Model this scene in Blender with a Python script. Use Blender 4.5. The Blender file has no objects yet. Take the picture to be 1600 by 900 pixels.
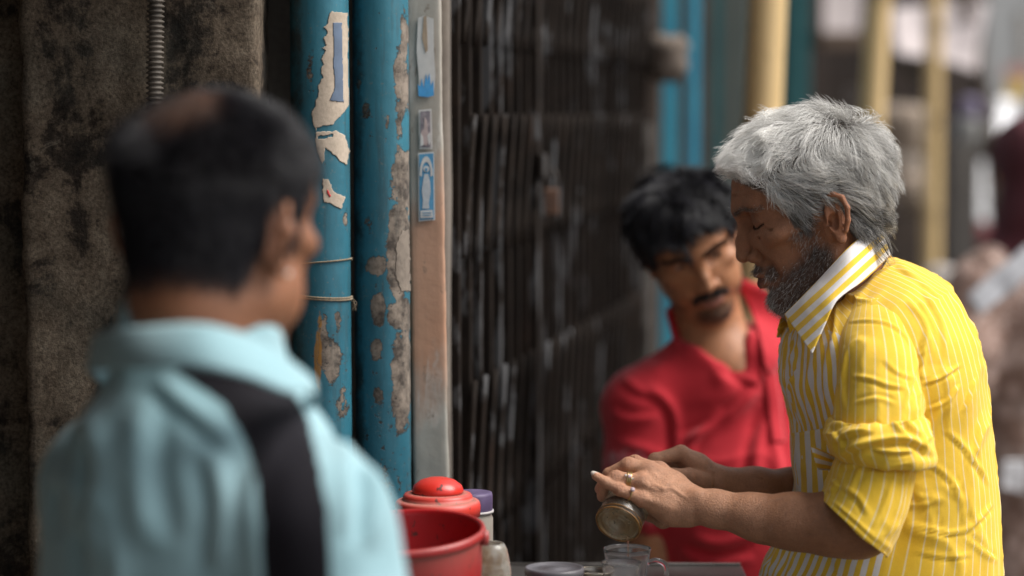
import bpy, bmesh, math, random
import numpy as np
from mathutils import Vector, Matrix

random.seed(7)
RNG = np.random.default_rng(11)
SC = bpy.context.scene
COL = SC.collection

# ------------------------------------------------------------------ camera
CAM_Z, PITCH, FPX = 1.6, math.radians(4.1), 85.0 / 36.0 * 1600.0
cam_d = bpy.data.cameras.new('camera')
cam = bpy.data.objects.new('camera', cam_d)
COL.objects.link(cam)
cam.location = (0, 0, CAM_Z)
cam.rotation_euler = (math.radians(90) - PITCH, 0, 0)
cam_d.lens, cam_d.sensor_width = 85.0, 36.0
cam_d.clip_start, cam_d.clip_end = 0.05, 500.0
cam_d.dof.use_dof = True
cam_d.dof.focus_distance = 2.97
cam_d.dof.aperture_fstop = 1.9
cam_d.dof.aperture_blades = 0
SC.camera = cam

# ------------------------------------------------------------------ world, sun, exposure
SUN_EL, SUN_AZ = math.radians(52), math.radians(96)        # azimuth clockwise from +Y
w = bpy.data.worlds.new('World')
SC.world = w
w.use_nodes = True
wn = w.node_tree
for n_ in list(wn.nodes):
    wn.nodes.remove(n_)
sky = wn.nodes.new('ShaderNodeTexSky')
sky.sky_type = 'NISHITA'
sky.sun_disc = False
sky.sun_elevation = SUN_EL
sky.sun_rotation = SUN_AZ
sky.air_density, sky.dust_density, sky.ozone_density = 1.0, 3.0, 1.0
hs = wn.nodes.new('ShaderNodeHueSaturation')
hs.inputs['Saturation'].default_value = 0.35               # an overcast, nearly neutral sky
bg = wn.nodes.new('ShaderNodeBackground')
bg.inputs['Strength'].default_value = 0.09
wo = wn.nodes.new('ShaderNodeOutputWorld')
wn.links.new(sky.outputs[0], hs.inputs['Color'])
wn.links.new(hs.outputs[0], bg.inputs[0])
wn.links.new(bg.outputs[0], wo.inputs[0])

sl = bpy.data.lights.new('sun', 'SUN')
sl.energy, sl.angle, sl.color = 2.4, math.radians(42), (1.0, 0.96, 0.90)
so = bpy.data.objects.new('sun', sl)
COL.objects.link(so)
so.location = (6, -2, 8)
to_sun = Vector((math.sin(SUN_AZ) * math.cos(SUN_EL), math.cos(SUN_AZ) * math.cos(SUN_EL), math.sin(SUN_EL)))
so.rotation_euler = to_sun.to_track_quat('Z', 'Y').to_euler()

SC.view_settings.view_transform = 'Standard'
SC.view_settings.look = 'None'
SC.view_settings.exposure = 0.95
SC.view_settings.gamma = 1.0
SC.cycles.max_bounces = 8
SC.cycles.transparent_max_bounces = 12

# ------------------------------------------------------------------ helpers
AX_R = np.array([1.0, 0, 0])
AX_F = np.array([0, math.cos(PITCH), -math.sin(PITCH)])
AX_U = np.array([0, math.sin(PITCH), math.cos(PITCH)])
CAMP = np.array([0, 0, CAM_Z])


def P(px, py, d):
    """the point at depth d (metres) seen at a pixel of the 1600x900 photograph"""
    return CAMP + d * AX_F + (px - 800.0) / FPX * d * AX_R + (450.0 - py) / FPX * d * AX_U


def PY(px, py, Y):
    """the point on the upright plane y = Y seen at a pixel"""
    return P(px, py, Y / (math.cos(PITCH) + (450.0 - py) / FPX * math.sin(PITCH)))


def proj(v):
    r = np.asarray(v) - CAMP
    d = r @ AX_F
    return 800 + FPX * (r @ AX_R) / d, 450 - FPX * (r @ AX_U) / d, d


def tag(o, label=None, cat=None, group=None, kind=None):
    for k, v in (('label', label), ('category', cat), ('group', group), ('kind', kind)):
        if v:
            o[k] = v
    return o


def empty(name, loc, label=None, cat=None, group=None, kind=None):
    o = bpy.data.objects.new(name, None)
    COL.objects.link(o)
    o.location = Vector(loc)
    o.empty_display_size = 0.05
    return tag(o, label, cat, group, kind)


def parent(o, p):
    if p is not None:
        o.parent = p
        # geometry is written in world coordinates: cancel the parents' offsets
        base = Vector((0, 0, 0))
        q = p
        while q is not None:
            base += q.location
            q = q.parent
        o.location = o.location - base
    return o


def mesh_np(name, v, faces, mat, par=None, smooth=True, mats=None, midx=None):
    """faces: (n,4) or (n,3) int array, or a list of such arrays"""
    me = bpy.data.meshes.new(name)
    v = np.ascontiguousarray(v, dtype=np.float32)
    fl = faces if isinstance(faces, list) else [faces]
    fl = [np.asarray(f) for f in fl if len(f)]
    loops = np.concatenate([f.ravel() for f in fl]).astype(np.int32)
    tot = np.concatenate([np.full(len(f), f.shape[1]) for f in fl])
    st = np.concatenate([[0], np.cumsum(tot)[:-1]]).astype(np.int32)
    me.vertices.add(len(v))
    me.vertices.foreach_set('co', v.ravel())
    me.loops.add(len(loops))
    me.loops.foreach_set('vertex_index', loops)
    me.polygons.add(len(tot))
    me.polygons.foreach_set('loop_start', st)
    if mats:
        for m in mats:
            me.materials.append(m)
    else:
        me.materials.append(mat)
    if midx is not None:
        me.polygons.foreach_set('material_index', np.asarray(midx, dtype=np.int32))
    me.polygons.foreach_set('use_smooth', np.full(len(tot), bool(smooth)))
    me.update(calc_edges=True)
    me.validate()
    o = bpy.data.objects.new(name, me)
    COL.objects.link(o)
    return parent(o, par)


def set_col(o, c, name='Col'):
    c = np.asarray(c, dtype=np.float32)
    if c.shape[1] == 3:
        c = np.concatenate([c, np.ones((len(c), 1), np.float32)], 1)
    a = o.data.attributes.new(name, 'FLOAT_COLOR', 'POINT')
    a.data.foreach_set('color', np.ascontiguousarray(c).ravel())


def set_float(o, x, name):
    a = o.data.attributes.new(name, 'FLOAT', 'POINT')
    a.data.foreach_set('value', np.ascontiguousarray(x, dtype=np.float32))


def bm_obj(name, bm, mat, par=None, smooth=False, bevel=0, seg=2):
    if bevel:
        bmesh.ops.bevel(bm, geom=[e for e in bm.edges], offset=bevel, segments=seg, affect='EDGES', profile=0.5)
    me = bpy.data.meshes.new(name)
    bm.to_mesh(me)
    bm.free()
    me.materials.append(mat)
    if smooth:
        for p in me.polygons:
            p.use_smooth = True
    o = bpy.data.objects.new(name, me)
    COL.objects.link(o)
    return parent(o, par)


def box(name, lo, hi, mat, par=None, bevel=0.0, rot=None, seg=2):
    """axis-aligned box between two corners, optionally turned about its centre by a 3x3 matrix"""
    lo, hi = Vector(lo), Vector(hi)
    bm = bmesh.new()
    bmesh.ops.create_cube(bm, size=1)
    c, s = (lo + hi) / 2, hi - lo
    bmesh.ops.scale(bm, vec=s, verts=bm.verts)
    if bevel:
        bmesh.ops.bevel(bm, geom=[e for e in bm.edges], offset=bevel, segments=seg, affect='EDGES', profile=0.5)
    if rot is not None:
        bmesh.ops.transform(bm, matrix=rot.to_4x4(), verts=bm.verts)
    bmesh.ops.translate(bm, vec=c, verts=bm.verts)
    return bm_obj(name, bm, mat, par)


def crom(a, n):
    """resample rows of control points to n rows with a Catmull-Rom curve"""
    a = np.asarray(a, float)
    m = len(a)
    t = np.linspace(0, m - 1, n)
    i = np.minimum(t.astype(int), m - 2)
    f = (t - i).reshape(-1, *([1] * (a.ndim - 1)))
    p0, p1, p2, p3 = a[np.maximum(i - 1, 0)], a[i], a[i + 1], a[np.minimum(i + 2, m - 1)]
    return 0.5 * (2 * p1 + (p2 - p0) * f + (2 * p0 - 5 * p1 + 4 * p2 - p3) * f ** 2 + (3 * p1 - p0 - 3 * p2 + p3) * f ** 3)


def grid_faces(m, n):
    i, j = np.meshgrid(np.arange(m - 1), np.arange(n - 1), indexing='ij')
    a = (i * n + j).ravel()
    return np.stack([a, a + 1, a + n + 1, a + n], 1)


def lathe(name, prof, axis_o, mat, par=None, seg=48, axis=None, smooth=True, scale_y=1.0):
    """profile [(r, h)...] turned about an axis through axis_o"""
    axis = np.array(axis if axis is not None else (0, 0, 1.0))
    axis = axis / np.linalg.norm(axis)
    t = np.array([1.0, 0, 0]) if abs(axis[0]) < .9 else np.array([0, 1.0, 0])
    e1 = np.cross(t, axis); e1 /= np.linalg.norm(e1)
    e2 = np.cross(axis, e1)
    pr = np.array(prof, float)
    th = np.linspace(0, 2 * np.pi, seg, endpoint=False)
    ring = np.cos(th)[:, None] * e1 + np.sin(th)[:, None] * e2 * scale_y
    v = np.array(axis_o)[None, None] + pr[:, 0][:, None, None] * ring[None] + pr[:, 1][:, None, None] * axis
    m = len(pr)
    i, j = np.meshgrid(np.arange(m - 1), np.arange(seg), indexing='ij')
    j2 = (j + 1) % seg
    f = np.stack([i * seg + j, i * seg + j2, (i + 1) * seg + j2, (i + 1) * seg + j], -1).reshape(-1, 4)
    return mesh_np(name, v.reshape(-1, 3), f, mat, par, smooth)


def tube(name, pts, r, mat, par=None, seg=10, n=None, caps=True):
    """round tube along a polyline; r is a number or one radius per point"""
    pts = np.array(pts, float)
    rr = np.full(len(pts), r) if np.isscalar(r) else np.array(r, float)
    if n:
        pts, rr = crom(pts, n), crom(rr[:, None], n)[:, 0]
    tan = np.gradient(pts, axis=0)
    tan /= np.linalg.norm(tan, axis=1)[:, None] + 1e-12
    ref = np.array([0.13, 0.21, 0.97]) if abs(tan[0][2]) < .9 else np.array([0.97, 0.2, 0.1])
    e1 = np.cross(tan, ref); e1 /= np.linalg.norm(e1, axis=1)[:, None]
    e2 = np.cross(tan, e1)
    th = np.linspace(0, 2 * np.pi, seg, endpoint=False)
    v = pts[:, None] + rr[:, None, None] * (np.cos(th)[None, :, None] * e1[:, None] + np.sin(th)[None, :, None] * e2[:, None])
    m = len(pts)
    i, j = np.meshgrid(np.arange(m - 1), np.arange(seg), indexing='ij')
    j2 = (j + 1) % seg
    f = np.stack([i * seg + j, i * seg + j2, (i + 1) * seg + j2, (i + 1) * seg + j], -1).reshape(-1, 4)
    v = v.reshape(-1, 3)
    fl = [f]
    if caps:
        k = len(v)
        v = np.concatenate([v, pts[:1], pts[-1:]])
        a = np.arange(seg); b = (a + 1) % seg
        fl.append(np.stack([np.full(seg, k), b, a], 1))
        fl.append(np.stack([np.full(seg, k + 1), a + (m - 1) * seg, b + (m - 1) * seg], 1))
    return mesh_np(name, v, fl, mat, par)


def vn(p, seed=0):
    """value noise in 0..1 at points (n,3)"""
    p = np.asarray(p, float) + seed * 17.13
    i = np.floor(p).astype(np.int64)
    f = p - i
    f = f * f * (3 - 2 * f)
    def h(a, b, c):
        n = (a * 374761393 + b * 668265263 + c * 2147483647 + seed * 1274126177) & 0xffffffff
        n = ((n ^ (n >> 13)) * 1274126177) & 0xffffffff
        return ((n ^ (n >> 16)) & 0xffff) / 65535.0
    x, y, z = i[:, 0], i[:, 1], i[:, 2]
    fx, fy, fz = f[:, 0], f[:, 1], f[:, 2]
    l = lambda a, b, t: a + (b - a) * t
    return l(l(l(h(x, y, z), h(x + 1, y, z), fx), l(h(x, y + 1, z), h(x + 1, y + 1, z), fx), fy),
             l(l(h(x, y, z + 1), h(x + 1, y, z + 1), fx), l(h(x, y + 1, z + 1), h(x + 1, y + 1, z + 1), fx), fy), fz)


def fbm(p, oct=4, seed=0):
    s, a, q = 0, 0.5, np.asarray(p, float)
    for k in range(oct):
        s = s + a * vn(q, seed + k)
        q, a = q * 2.03, a * 0.5
    return s / (1 - 0.5 ** oct)


def sstep(a, b, x):
    t = np.clip((x - a) / (b - a), 0, 1)
    return t * t * (3 - 2 * t)


def in_poly(px, py, poly):
    inside = np.zeros(np.shape(px), bool)
    n = len(poly)
    for i in range(n):
        x1, y1 = poly[i]
        x2, y2 = poly[(i + 1) % n]
        if y1 == y2:
            continue
        c = ((y1 > py) != (y2 > py)) & (px < (x2 - x1) * (py - y1) / (y2 - y1) + x1)
        inside ^= c
    return inside


# ------------------------------------------------------------------ materials
MATS = {}


class NT:
    def __init__(s, name):
        s.m = bpy.data.materials.new(name)
        s.m.use_nodes = True
        s.t = s.m.node_tree
        s.b = s.t.nodes['Principled BSDF']
        s.o = s.t.nodes['Material Output']

    def n(s, typ, **kw):
        nd = s.t.nodes.new(typ)
        for k, v in kw.items():
            if hasattr(nd, k) and k not in nd.inputs:
                setattr(nd, k, v)
            else:
                nd.inputs[k].default_value = v
        return nd

    def l(s, a, b):
        s.t.links.new(a, b)

    def co(s, sx=1, sy=1, sz=1):
        tc = s.n('ShaderNodeNewGeometry')
        mp = s.n('ShaderNodeMapping')
        mp.inputs['Scale'].default_value = (sx, sy, sz)
        s.l(tc.outputs['Position'], mp.inputs['Vector'])
        return mp.outputs[0]

    def noise(s, scale, detail=6, rough=.6, vec=None, dist=0.0):
        nd = s.n('ShaderNodeTexNoise')
        nd.inputs['Scale'].default_value = scale
        nd.inputs['Detail'].default_value = detail
        nd.inputs['Roughness'].default_value = rough
        nd.inputs['Distortion'].default_value = dist
        s.l(vec if vec is not None else s.co(), nd.inputs['Vector'])
        return nd.outputs[0]

    def ramp(s, fac, stops, interp='LINEAR'):
        r = s.n('ShaderNodeValToRGB')
        r.color_ramp.interpolation = interp
        el = r.color_ramp.elements
        while len(el) > 1:
            el.remove(el[-1])
        el[0].position, el[0].color = stops[0][0], (*c4(stops[0][1]),)
        for p_, c_ in stops[1:]:
            e = el.new(p_)
            e.color = c4(c_)
        s.l(fac, r.inputs[0])
        return r.outputs[0]

    def mix(s, fac, a, b, mode='MIX'):
        m = s.n('ShaderNodeMix')
        m.data_type, m.blend_type = 'RGBA', mode
        for v, k in ((fac, 0), (a, 6), (b, 7)):
            if isinstance(v, (int, float)):
                m.inputs[k].default_value = v if k == 0 else c4(v)
            elif isinstance(v, (tuple, list)):
                m.inputs[k].default_value = c4(v)
            else:
                s.l(v, m.inputs[k])
        return m.outputs[2]

    def math(s, op, a, b=0.0, c=0.0):
        m = s.n('ShaderNodeMath')
        m.operation = op
        for v, k in ((a, 0), (b, 1), (c, 2)):
            if isinstance(v, (int, float)):
                m.inputs[k].default_value = v
            else:
                s.l(v, m.inputs[k])
        return m.outputs[0]

    def attr(s, name, out='Fac'):
        a = s.n('ShaderNodeAttribute')
        a.attribute_name = name
        return a.outputs[out]

    def bump(s, h, strength=.3, dist=.002):
        b = s.n('ShaderNodeBump')
        b.inputs['Strength'].default_value = strength
        b.inputs['Distance'].default_value = dist
        s.l(h, b.inputs['Height'])
        s.l(b.outputs[0], s.b.inputs['Normal'])

    def base(s, c):
        if isinstance(c, (tuple, list)):
            s.b.inputs['Base Color'].default_value = c4(c)
        else:
            s.l(c, s.b.inputs['Base Color'])

    def set(s, **kw):
        for k, v in kw.items():
            k = k.replace('_', ' ')
            if isinstance(v, (int, float, tuple)):
                s.b.inputs[k].default_value = v
            else:
                s.l(v, s.b.inputs[k])


def c4(c):
    if isinstance(c, (int, float)):
        c = (c, c, c)
    return (c[0], c[1], c[2], c[3] if len(c) > 3 else 1.0)


def worn(name, c1, c2, scale=14, rough=.75, bump=.25, dirt=None, dirt_amt=.45, metal=0, stretch=(1, 1, 1), spec=.5, fine=120):
    """general weathered surface: two tones by noise, dirt in patches, fine relief"""
    if name in MATS:
        return MATS[name]
    s = NT(name)
    v = s.co(*stretch)
    n1 = s.noise(scale, 8, .62, v)
    n2 = s.noise(fine, 4, .6, v)
    c = s.mix(s.ramp(n1, [(.3, 0), (.7, 1)]), c1, c2)
    if dirt is not None:
        d = s.noise(scale * .45, 9, .7, v, .4)
        c = s.mix(s.ramp(d, [(dirt_amt, 0), (dirt_amt + .16, 1)]), c, dirt)
    c = s.mix(.25, c, s.mix(1.0, c, s.ramp(n2, [(.25, .45), (.75, 1.5)]), 'MULTIPLY'))
    s.base(c)
    s.set(Roughness=s.math('ADD', s.math('MULTIPLY', n1, .3), rough - .15), Metallic=metal)
    s.b.inputs['Specular IOR Level'].default_value = spec
    if bump:
        s.bump(s.math('ADD', n1, s.math('MULTIPLY', n2, .4)), bump, .003)
    MATS[name] = s.m
    return s.m


def plain(name, c, rough=.6, metal=0, var=.2, scale=40, spec=.5, bump=.1, coat=0, sheen=0):
    if name in MATS:
        return MATS[name]
    s = NT(name)
    n1 = s.noise(scale, 5, .6)
    k = tuple(x * (1 - var) for x in c[:3])
    k2 = tuple(min(1, x * (1 + var)) for x in c[:3])
    s.base(s.mix(s.ramp(n1, [(.3, 0), (.7, 1)]), k, k2))
    s.set(Roughness=rough, Metallic=metal)
    s.b.inputs['Specular IOR Level'].default_value = spec
    s.b.inputs['Coat Weight'].default_value = coat
    s.b.inputs['Sheen Weight'].default_value = sheen
    if bump:
        s.bump(n1, bump, .002)
    MATS[name] = s.m
    return s.m
# ================================================================== SETTING
def X(px, d):
    return (px - 800.0) / FPX * d


M_dark = plain('dark_interior', (.02, .018, .016), .9)


def concrete_mat():
    s = NT('grimy_concrete')
    v = s.co()
    a = s.noise(7, 12, .72, v, .5)
    b = s.noise(30, 10, .72, v, .3)
    f = s.noise(230, 6, .75, v)
    st = s.noise(5, 10, .72, s.co(2.6, 2.6, .5), .4)
    m = s.math('ADD', s.math('MULTIPLY', a, .55), s.math('ADD', s.math('MULTIPLY', b, .25), s.math('MULTIPLY', st, .35)))
    c = s.ramp(m, [(.45, (.007, .0058, .005)), (.53, (.030, .0225, .017)), (.57, (.105, .080, .058)), (.66, (.165, .132, .098)), (.80, (.24, .21, .165))])
    c = s.mix(s.ramp(s.noise(3.2, 8, .6, v), [(.50, 0), (.64, .45)]), c, (.060, .066, .058))
    c = s.mix(s.ramp(s.noise(26, 9, .7, s.co(1, 1, 1), .8), [(.60, 0), (.66, .55)]), c, (.15, .125, .098))
    c = s.mix(.85, c, s.mix(1.0, c, s.ramp(f, [(.3, .2), (.7, 1.9)]), 'MULTIPLY'))
    s.base(c)
    s.set(Roughness=.9)
    s.b.inputs['Specular IOR Level'].default_value = .2
    s.bump(s.math('ADD', s.math('ADD', a, b), s.math('MULTIPLY', f, .5)), .55, .006)
    return s.m


M_conc = concrete_mat()
M_plaster = worn('old_plaster', (.20, .17, .14), (.12, .10, .085), 5, .9, .4, (.05, .042, .035), .5)


def extrude(name, xy, zs, mat, par=None, amp=0.0, shear=0.0, nscale=30, z0=1.3, round_n=0, smooth=True):
    """closed outline (n,2) carried up through the levels zs, with a rough surface"""
    xy = np.array(xy, float)
    n, m = len(xy), len(zs)
    v = np.zeros((m, n, 3))
    v[:, :, :2] = xy[None]
    v[:, :, 2] = np.array(zs)[:, None]
    v[:, :, 0] += shear * (v[:, :, 2] - z0)
    if amp:
        c = xy.mean(0)
        t = np.roll(xy, -1, 0) - np.roll(xy, 1, 0)
        nr = np.stack([t[:, 1], -t[:, 0]], 1)
        nr /= np.linalg.norm(nr, axis=1)[:, None] + 1e-9
        sg = np.sign(((xy - c) * nr).sum())
        dd = (fbm(v.reshape(-1, 3) * nscale, 4, 3).reshape(m, n) - .5) * amp
        v[:, :, :2] += dd[:, :, None] * nr[None] * sg
    i, j = np.meshgrid(np.arange(m - 1), np.arange(n), indexing='ij')
    j2 = (j + 1) % n
    f = np.stack([i * n + j, i * n + j2, (i + 1) * n + j2, (i + 1) * n + j], -1).reshape(-1, 4)
    vv = v.reshape(-1, 3)
    k = len(vv)
    vv = np.concatenate([vv, v[0].mean(0)[None], v[-1].mean(0)[None]])
    a = np.arange(n); b = (a + 1) % n
    return mesh_np(name, vv, [f, np.stack([np.full(n, k), b, a], 1), np.stack([np.full(n, k + 1), a + (m - 1) * n, b + (m - 1) * n], 1)], mat, par, smooth)


def rect_xy(x0, x1, y0, y1, step=.01, r=.006):
    """outline of a rectangle with softened corners, anticlockwise"""
    p = []
    for (cx, cy, a0) in ((x1 - r, y0 + r, -90), (x1 - r, y1 - r, 0), (x0 + r, y1 - r, 90), (x0 + r, y0 + r, 180)):
        for k in range(4):
            a = math.radians(a0 + 30 * k)
            p.append((cx + r * math.cos(a), cy + r * math.sin(a)))
    p = np.array(p)
    out = []
    for i in range(len(p)):
        a, b = p[i], p[(i + 1) % len(p)]
        n = max(1, int(np.linalg.norm(b - a) / step))
        for k in range(n):
            out.append(a + (b - a) * k / n)
    return np.array(out)


def levels(fine=.004, top=3.6):
    return np.concatenate([np.linspace(0, .85, 12, endpoint=False), np.arange(.85, 1.85, fine), np.linspace(1.85, top, 16)])


# ground: one sheet to the horizon, a drain strip along the wall
g = NT('street_ground')
v_ = g.co()
c_ = g.mix(g.ramp(g.noise(1.2, 9, .65, v_), [(.35, 0), (.65, 1)]), (.05, .045, .04), (.12, .10, .085))
c_ = g.mix(g.ramp(g.noise(14, 8, .7, v_), [(.55, 0), (.62, .8)]), c_, (.18, .155, .125))
g.base(c_); g.set(Roughness=.85); g.bump(g.noise(60, 6, .7, v_), .5, .01)
xs_ = np.linspace(-200, 200, 41); ys_ = np.linspace(-60, 300, 37)
gx, gy = np.meshgrid(xs_, ys_, indexing='ij')
o = mesh_np('ground', np.stack([gx, gy, gx * 0], -1).reshape(-1, 3), grid_faces(41, 37)[:, ::-1], g.m, None, False)
tag(o, kind='structure')

# --- concrete pier, the dark recess beside it, the wall behind the pipes
pier = extrude('concrete_pier', rect_xy(X(34, 2.98), X(408, 2.98), 2.98, 3.115, .006, .012), levels(.006), M_conc, None, .010, -.004, 22)
tag(pier, 'grimy dark concrete pier with black stains behind the balding man', 'wall')
o = extrude('recess_wall', rect_xy(-1.9, X(34, 2.98) - .004, 3.05, 3.5, .05, .01), np.linspace(0, 3.6, 30), M_conc, None, .01)
tag(o, 'narrow dark wall strip at the far left edge beside the concrete pier', 'wall')
o = extrude('back_wall', rect_xy(X(34, 2.98), -.085, 3.30, 3.48, .05, .01), np.linspace(0, 3.6, 30), M_plaster, None, .01)
tag(o, 'shadowed wall behind the two blue pipes', 'wall')

# --- corrugated conduit
zz = np.arange(1.0, 3.0, .0011)
xx = X(248, 2.955) + (zz - 1.6) * .018 + .004 * np.sin(zz * 3)
rr_ = .0092 + .0018 * np.sign(np.sin(zz * 2 * np.pi / .0062)) * np.abs(np.sin(zz * 2 * np.pi / .0062)) ** .5
o = tube('conduit', np.stack([xx, np.full_like(zz, 2.955), zz], 1), rr_, worn('conduit_plastic', (.17, .145, .12), (.09, .075, .06), 30, .6, .2, (.03, .025, .02), .5), None, 16)
tag(o, 'corrugated grey brown conduit hanging down the concrete pier', 'conduit')


# --- blue pipes
def pipe_mat():
    s = NT('blue_pipe_paint')
    v = s.co()
    big = s.noise(6, 6, .6, s.co(1, 1, .35))
    sm = s.noise(70, 7, .65, v)
    fi = s.noise(300, 4, .6, v)
    blue = s.mix(s.ramp(big, [(.3, 0), (.7, 1)]), (.013, .098, .145), (.034, .180, .245))
    blue = s.mix(.35, blue, s.mix(1, blue, s.ramp(s.noise(40, 6, .6, s.co(1, 1, .15)), [(.3, .4), (.7, 1.4)]), 'MULTIPLY'))
    grime_shade = s.math('ADD', s.attr('grime_shade'), s.math('MULTIPLY', s.math('SUBTRACT', s.noise(26, 8, .7, v), .5), 1.3))
    blue = s.mix(s.ramp(grime_shade, [(.45, 0), (.75, .85)]), blue, (.018, .022, .02))
    under = s.mix(s.ramp(s.noise(45, 8, .7, v), [(.4, 0), (.62, 1)]), (.05, .04, .033), (.25, .205, .165))
    pm = s.math('ADD', s.attr('peel'), s.math('ADD', s.math('MULTIPLY', s.math('SUBTRACT', sm, .5), 1.1), s.math('MULTIPLY', s.math('SUBTRACT', s.noise(26, 8, .72, v, .5), .5), 1.5)))
    pk = s.ramp(pm, [(.49, 0), (.52, 1)])
    speck = s.ramp(s.math('ADD', s.math('MULTIPLY', s.attr('speck'), .10), s.noise(120, 6, .65, v)), [(.68, 0), (.70, 1)])
    c = s.mix(pk, blue, under)
    c = s.mix(speck, c, (.035, .03, .026))
    rust = s.ramp(s.math('ADD', s.attr('rust'), s.math('MULTIPLY', s.math('SUBTRACT', sm, .5), .8)), [(.45, 0), (.65, .9)])
    c = s.mix(rust, c, (.30, .14, .025))
    rim = s.ramp(pm, [(.44, 0), (.49, .8), (.50, .8), (.56, 0)])
    c = s.mix(rim, c, (.02, .017, .014))
    streak = s.noise(1, 6, .65, s.co(60, 60, 5))
    c = s.mix(s.ramp(streak, [(.54, 0), (.72, .6)]), c, (.035, .042, .04))
    c = s.mix(s.ramp(s.noise(170, 5, .7, v), [(.60, 0), (.70, .6)]), c, (.16, .17, .15))
    s.base(c)
    s.set(Roughness=s.mix(pk, .48, .9))
    s.bump(s.math('SUBTRACT', s.math('MULTIPLY', fi, .25), s.math('ADD', s.math('MULTIPLY', pk, 1.0), speck)), .6, .0012)
    return s.m


M_pipe = pipe_mat()


def pipe(px, d, r, peel, rust, grime_shade_left, label, spk):
    n = 96
    th = np.linspace(0, 2 * np.pi, n, endpoint=False)
    cx = X(px, d)
    xy = np.stack([cx + r * np.cos(th), d + r * np.sin(th)], 1)
    zs = levels(.0018)
    o = extrude('water_pipe', xy, zs, M_pipe, None, .0012, -.003, 40)
    tag(o, label, 'pipe', 'blue pipes beside the pillar')
    co = np.zeros(len(o.data.vertices) * 3)
    o.data.vertices.foreach_get('co', co)
    co = co.reshape(-1, 3)
    qx, qy, _ = proj(co)
    front = co[:, 1] < d + .005
    pe = np.zeros(len(co))
    for (ax, ay, rx, ry, amt) in peel:
        q = np.sqrt(((qx - ax) / rx) ** 2 + ((qy - ay) / ry) ** 2)
        pe = np.maximum(pe, amt * np.clip(1.5 - q, 0, 1) * front)
    ru = np.zeros(len(co))
    for (ax, ay, rx, ry, amt) in rust:
        q = np.sqrt(((qx - ax) / rx) ** 2 + ((qy - ay) / ry) ** 2)
        ru = np.maximum(ru, amt * np.clip(1.4 - q, 0, 1) * front)
    # grime and painted shade together on the left side, darker towards the bottom
    gr = np.clip((-(co[:, 0] - cx) / r - grime_shade_left) * 1.3, 0, .62) + .28 * sstep(1.25, 1.0, co[:, 2])
    set_float(o, pe, 'peel'); set_float(o, ru, 'rust'); set_float(o, gr, 'grime_shade')
    set_float(o, np.clip((1.45 - co[:, 2]) * 1.6, .0, 1) * spk + .15, 'speck')
    return o, cx


D1, R1, D2, R2 = 3.075, .0372, 3.115, .0358
pipe1, C1 = pipe(502, D1, R1, [(520, 570, 14, 40, .8), (505, 540, 9, 45, .8), (528, 500, 6, 18, .7), (533, 630, 12, 34, .55), (541, 345, 6, 26, .55), (484, 110, 8, 40, .5)],
                 [(497, 560, 7, 60, .9), (500, 505, 5, 25, .7)], .15,
                 'blue pipe with a torn paper poster and twine wound round it', 1.0)
pipe2, C2 = pipe(597, D2, R2, [(632, 60, 7, 60, .75), (628, 130, 14, 60, .8), (624, 230, 6, 90, .6), (628, 285, 20, 52, .9), (624, 390, 20, 90, 1.0), (626, 490, 20, 28, 1.0),
                                (628, 590, 17, 80, .95), (588, 415, 15, 16, .95), (590, 485, 12, 26, .95), (588, 545, 10, 22, .9), (592, 617, 10, 22, .7), (572, 170, 8, 20, .6),
                                (575, 350, 8, 22, .5), (605, 190, 4, 20, .5), (560, 120, 6, 50, .5), (600, 740, 16, 50, .5)],
                 [], .25, 'blue pipe with bare patches of peeled paint next to the pale pillar', 1.3)

M_paper = worn('torn_poster_paper', (.52, .43, .34), (.40, .33, .26), 30, .85, .3, (.30, .24, .19), .62, fine=200)
M_paper_blue = plain('poster_print_blue', (.11, .15, .22), .8)
M_red = plain('print_red', (.5, .05, .05), .8)


def on_pipe(name, poly, cx, d, r, mat, par, lift, cut=None, rag=1.6):
    """a piece of paper wrapped on the near side of a pipe, its outline given in the photograph's pixels"""
    poly = np.array(poly, float)
    st = 1.0
    x0, y0 = poly.min(0); x1, y1 = poly.max(0)
    nx, ny = int((x1 - x0) / st) + 1, int((y1 - y0) / st) + 1
    px = x0 + st * np.arange(nx); py = y0 + st * np.arange(ny)
    gx, gy = np.meshgrid(px, py, indexing='ij')
    jx = gx + rag * 2 * (vn(np.stack([gx.ravel() * .22, gy.ravel() * .22, gx.ravel() * 0], 1), 5).reshape(gx.shape) - .5)
    jy = gy + rag * 2 * (vn(np.stack([gx.ravel() * .22, gy.ravel() * .22, gx.ravel() * 0 + 9], 1), 6).reshape(gx.shape) - .5)
    ins = in_poly(jx, jy, poly)
    if cut is not None:
        for c in cut:
            ins &= ~in_poly(jx, jy, c)
    wx = (gx - 800) / FPX * d
    dy = np.sqrt(np.clip((r + lift) ** 2 - (np.clip(wx * (d - r * .7) / d - cx, -r, r)) ** 2, (r * .12) ** 2, None))
    dep = d - dy
    pts = CAMP + dep[..., None] * AX_F + ((gx - 800) / FPX * dep)[..., None] * AX_R + ((450 - gy) / FPX * dep)[..., None] * AX_U
    # set the depth so that the point really lies on the cylinder at its height
    pts[..., 1] = d - np.sqrt(np.clip((r + lift) ** 2 - (pts[..., 0] - cx - (-.003) * (pts[..., 2] - 1.3)) ** 2, 1e-6, None))
    f = grid_faces(nx, ny)
    keep = ins.ravel()[f].all(1)
    f = f[keep]
    u, inv = np.unique(f, return_inverse=True)
    o = mesh_np(name, pts.reshape(-1, 3)[u], inv.reshape(-1, 4)[:, ::-1], mat, par)
    md = o.modifiers.new('thickness', 'SOLIDIFY'); md.thickness = .0005; md.offset = 1
    return o


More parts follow.
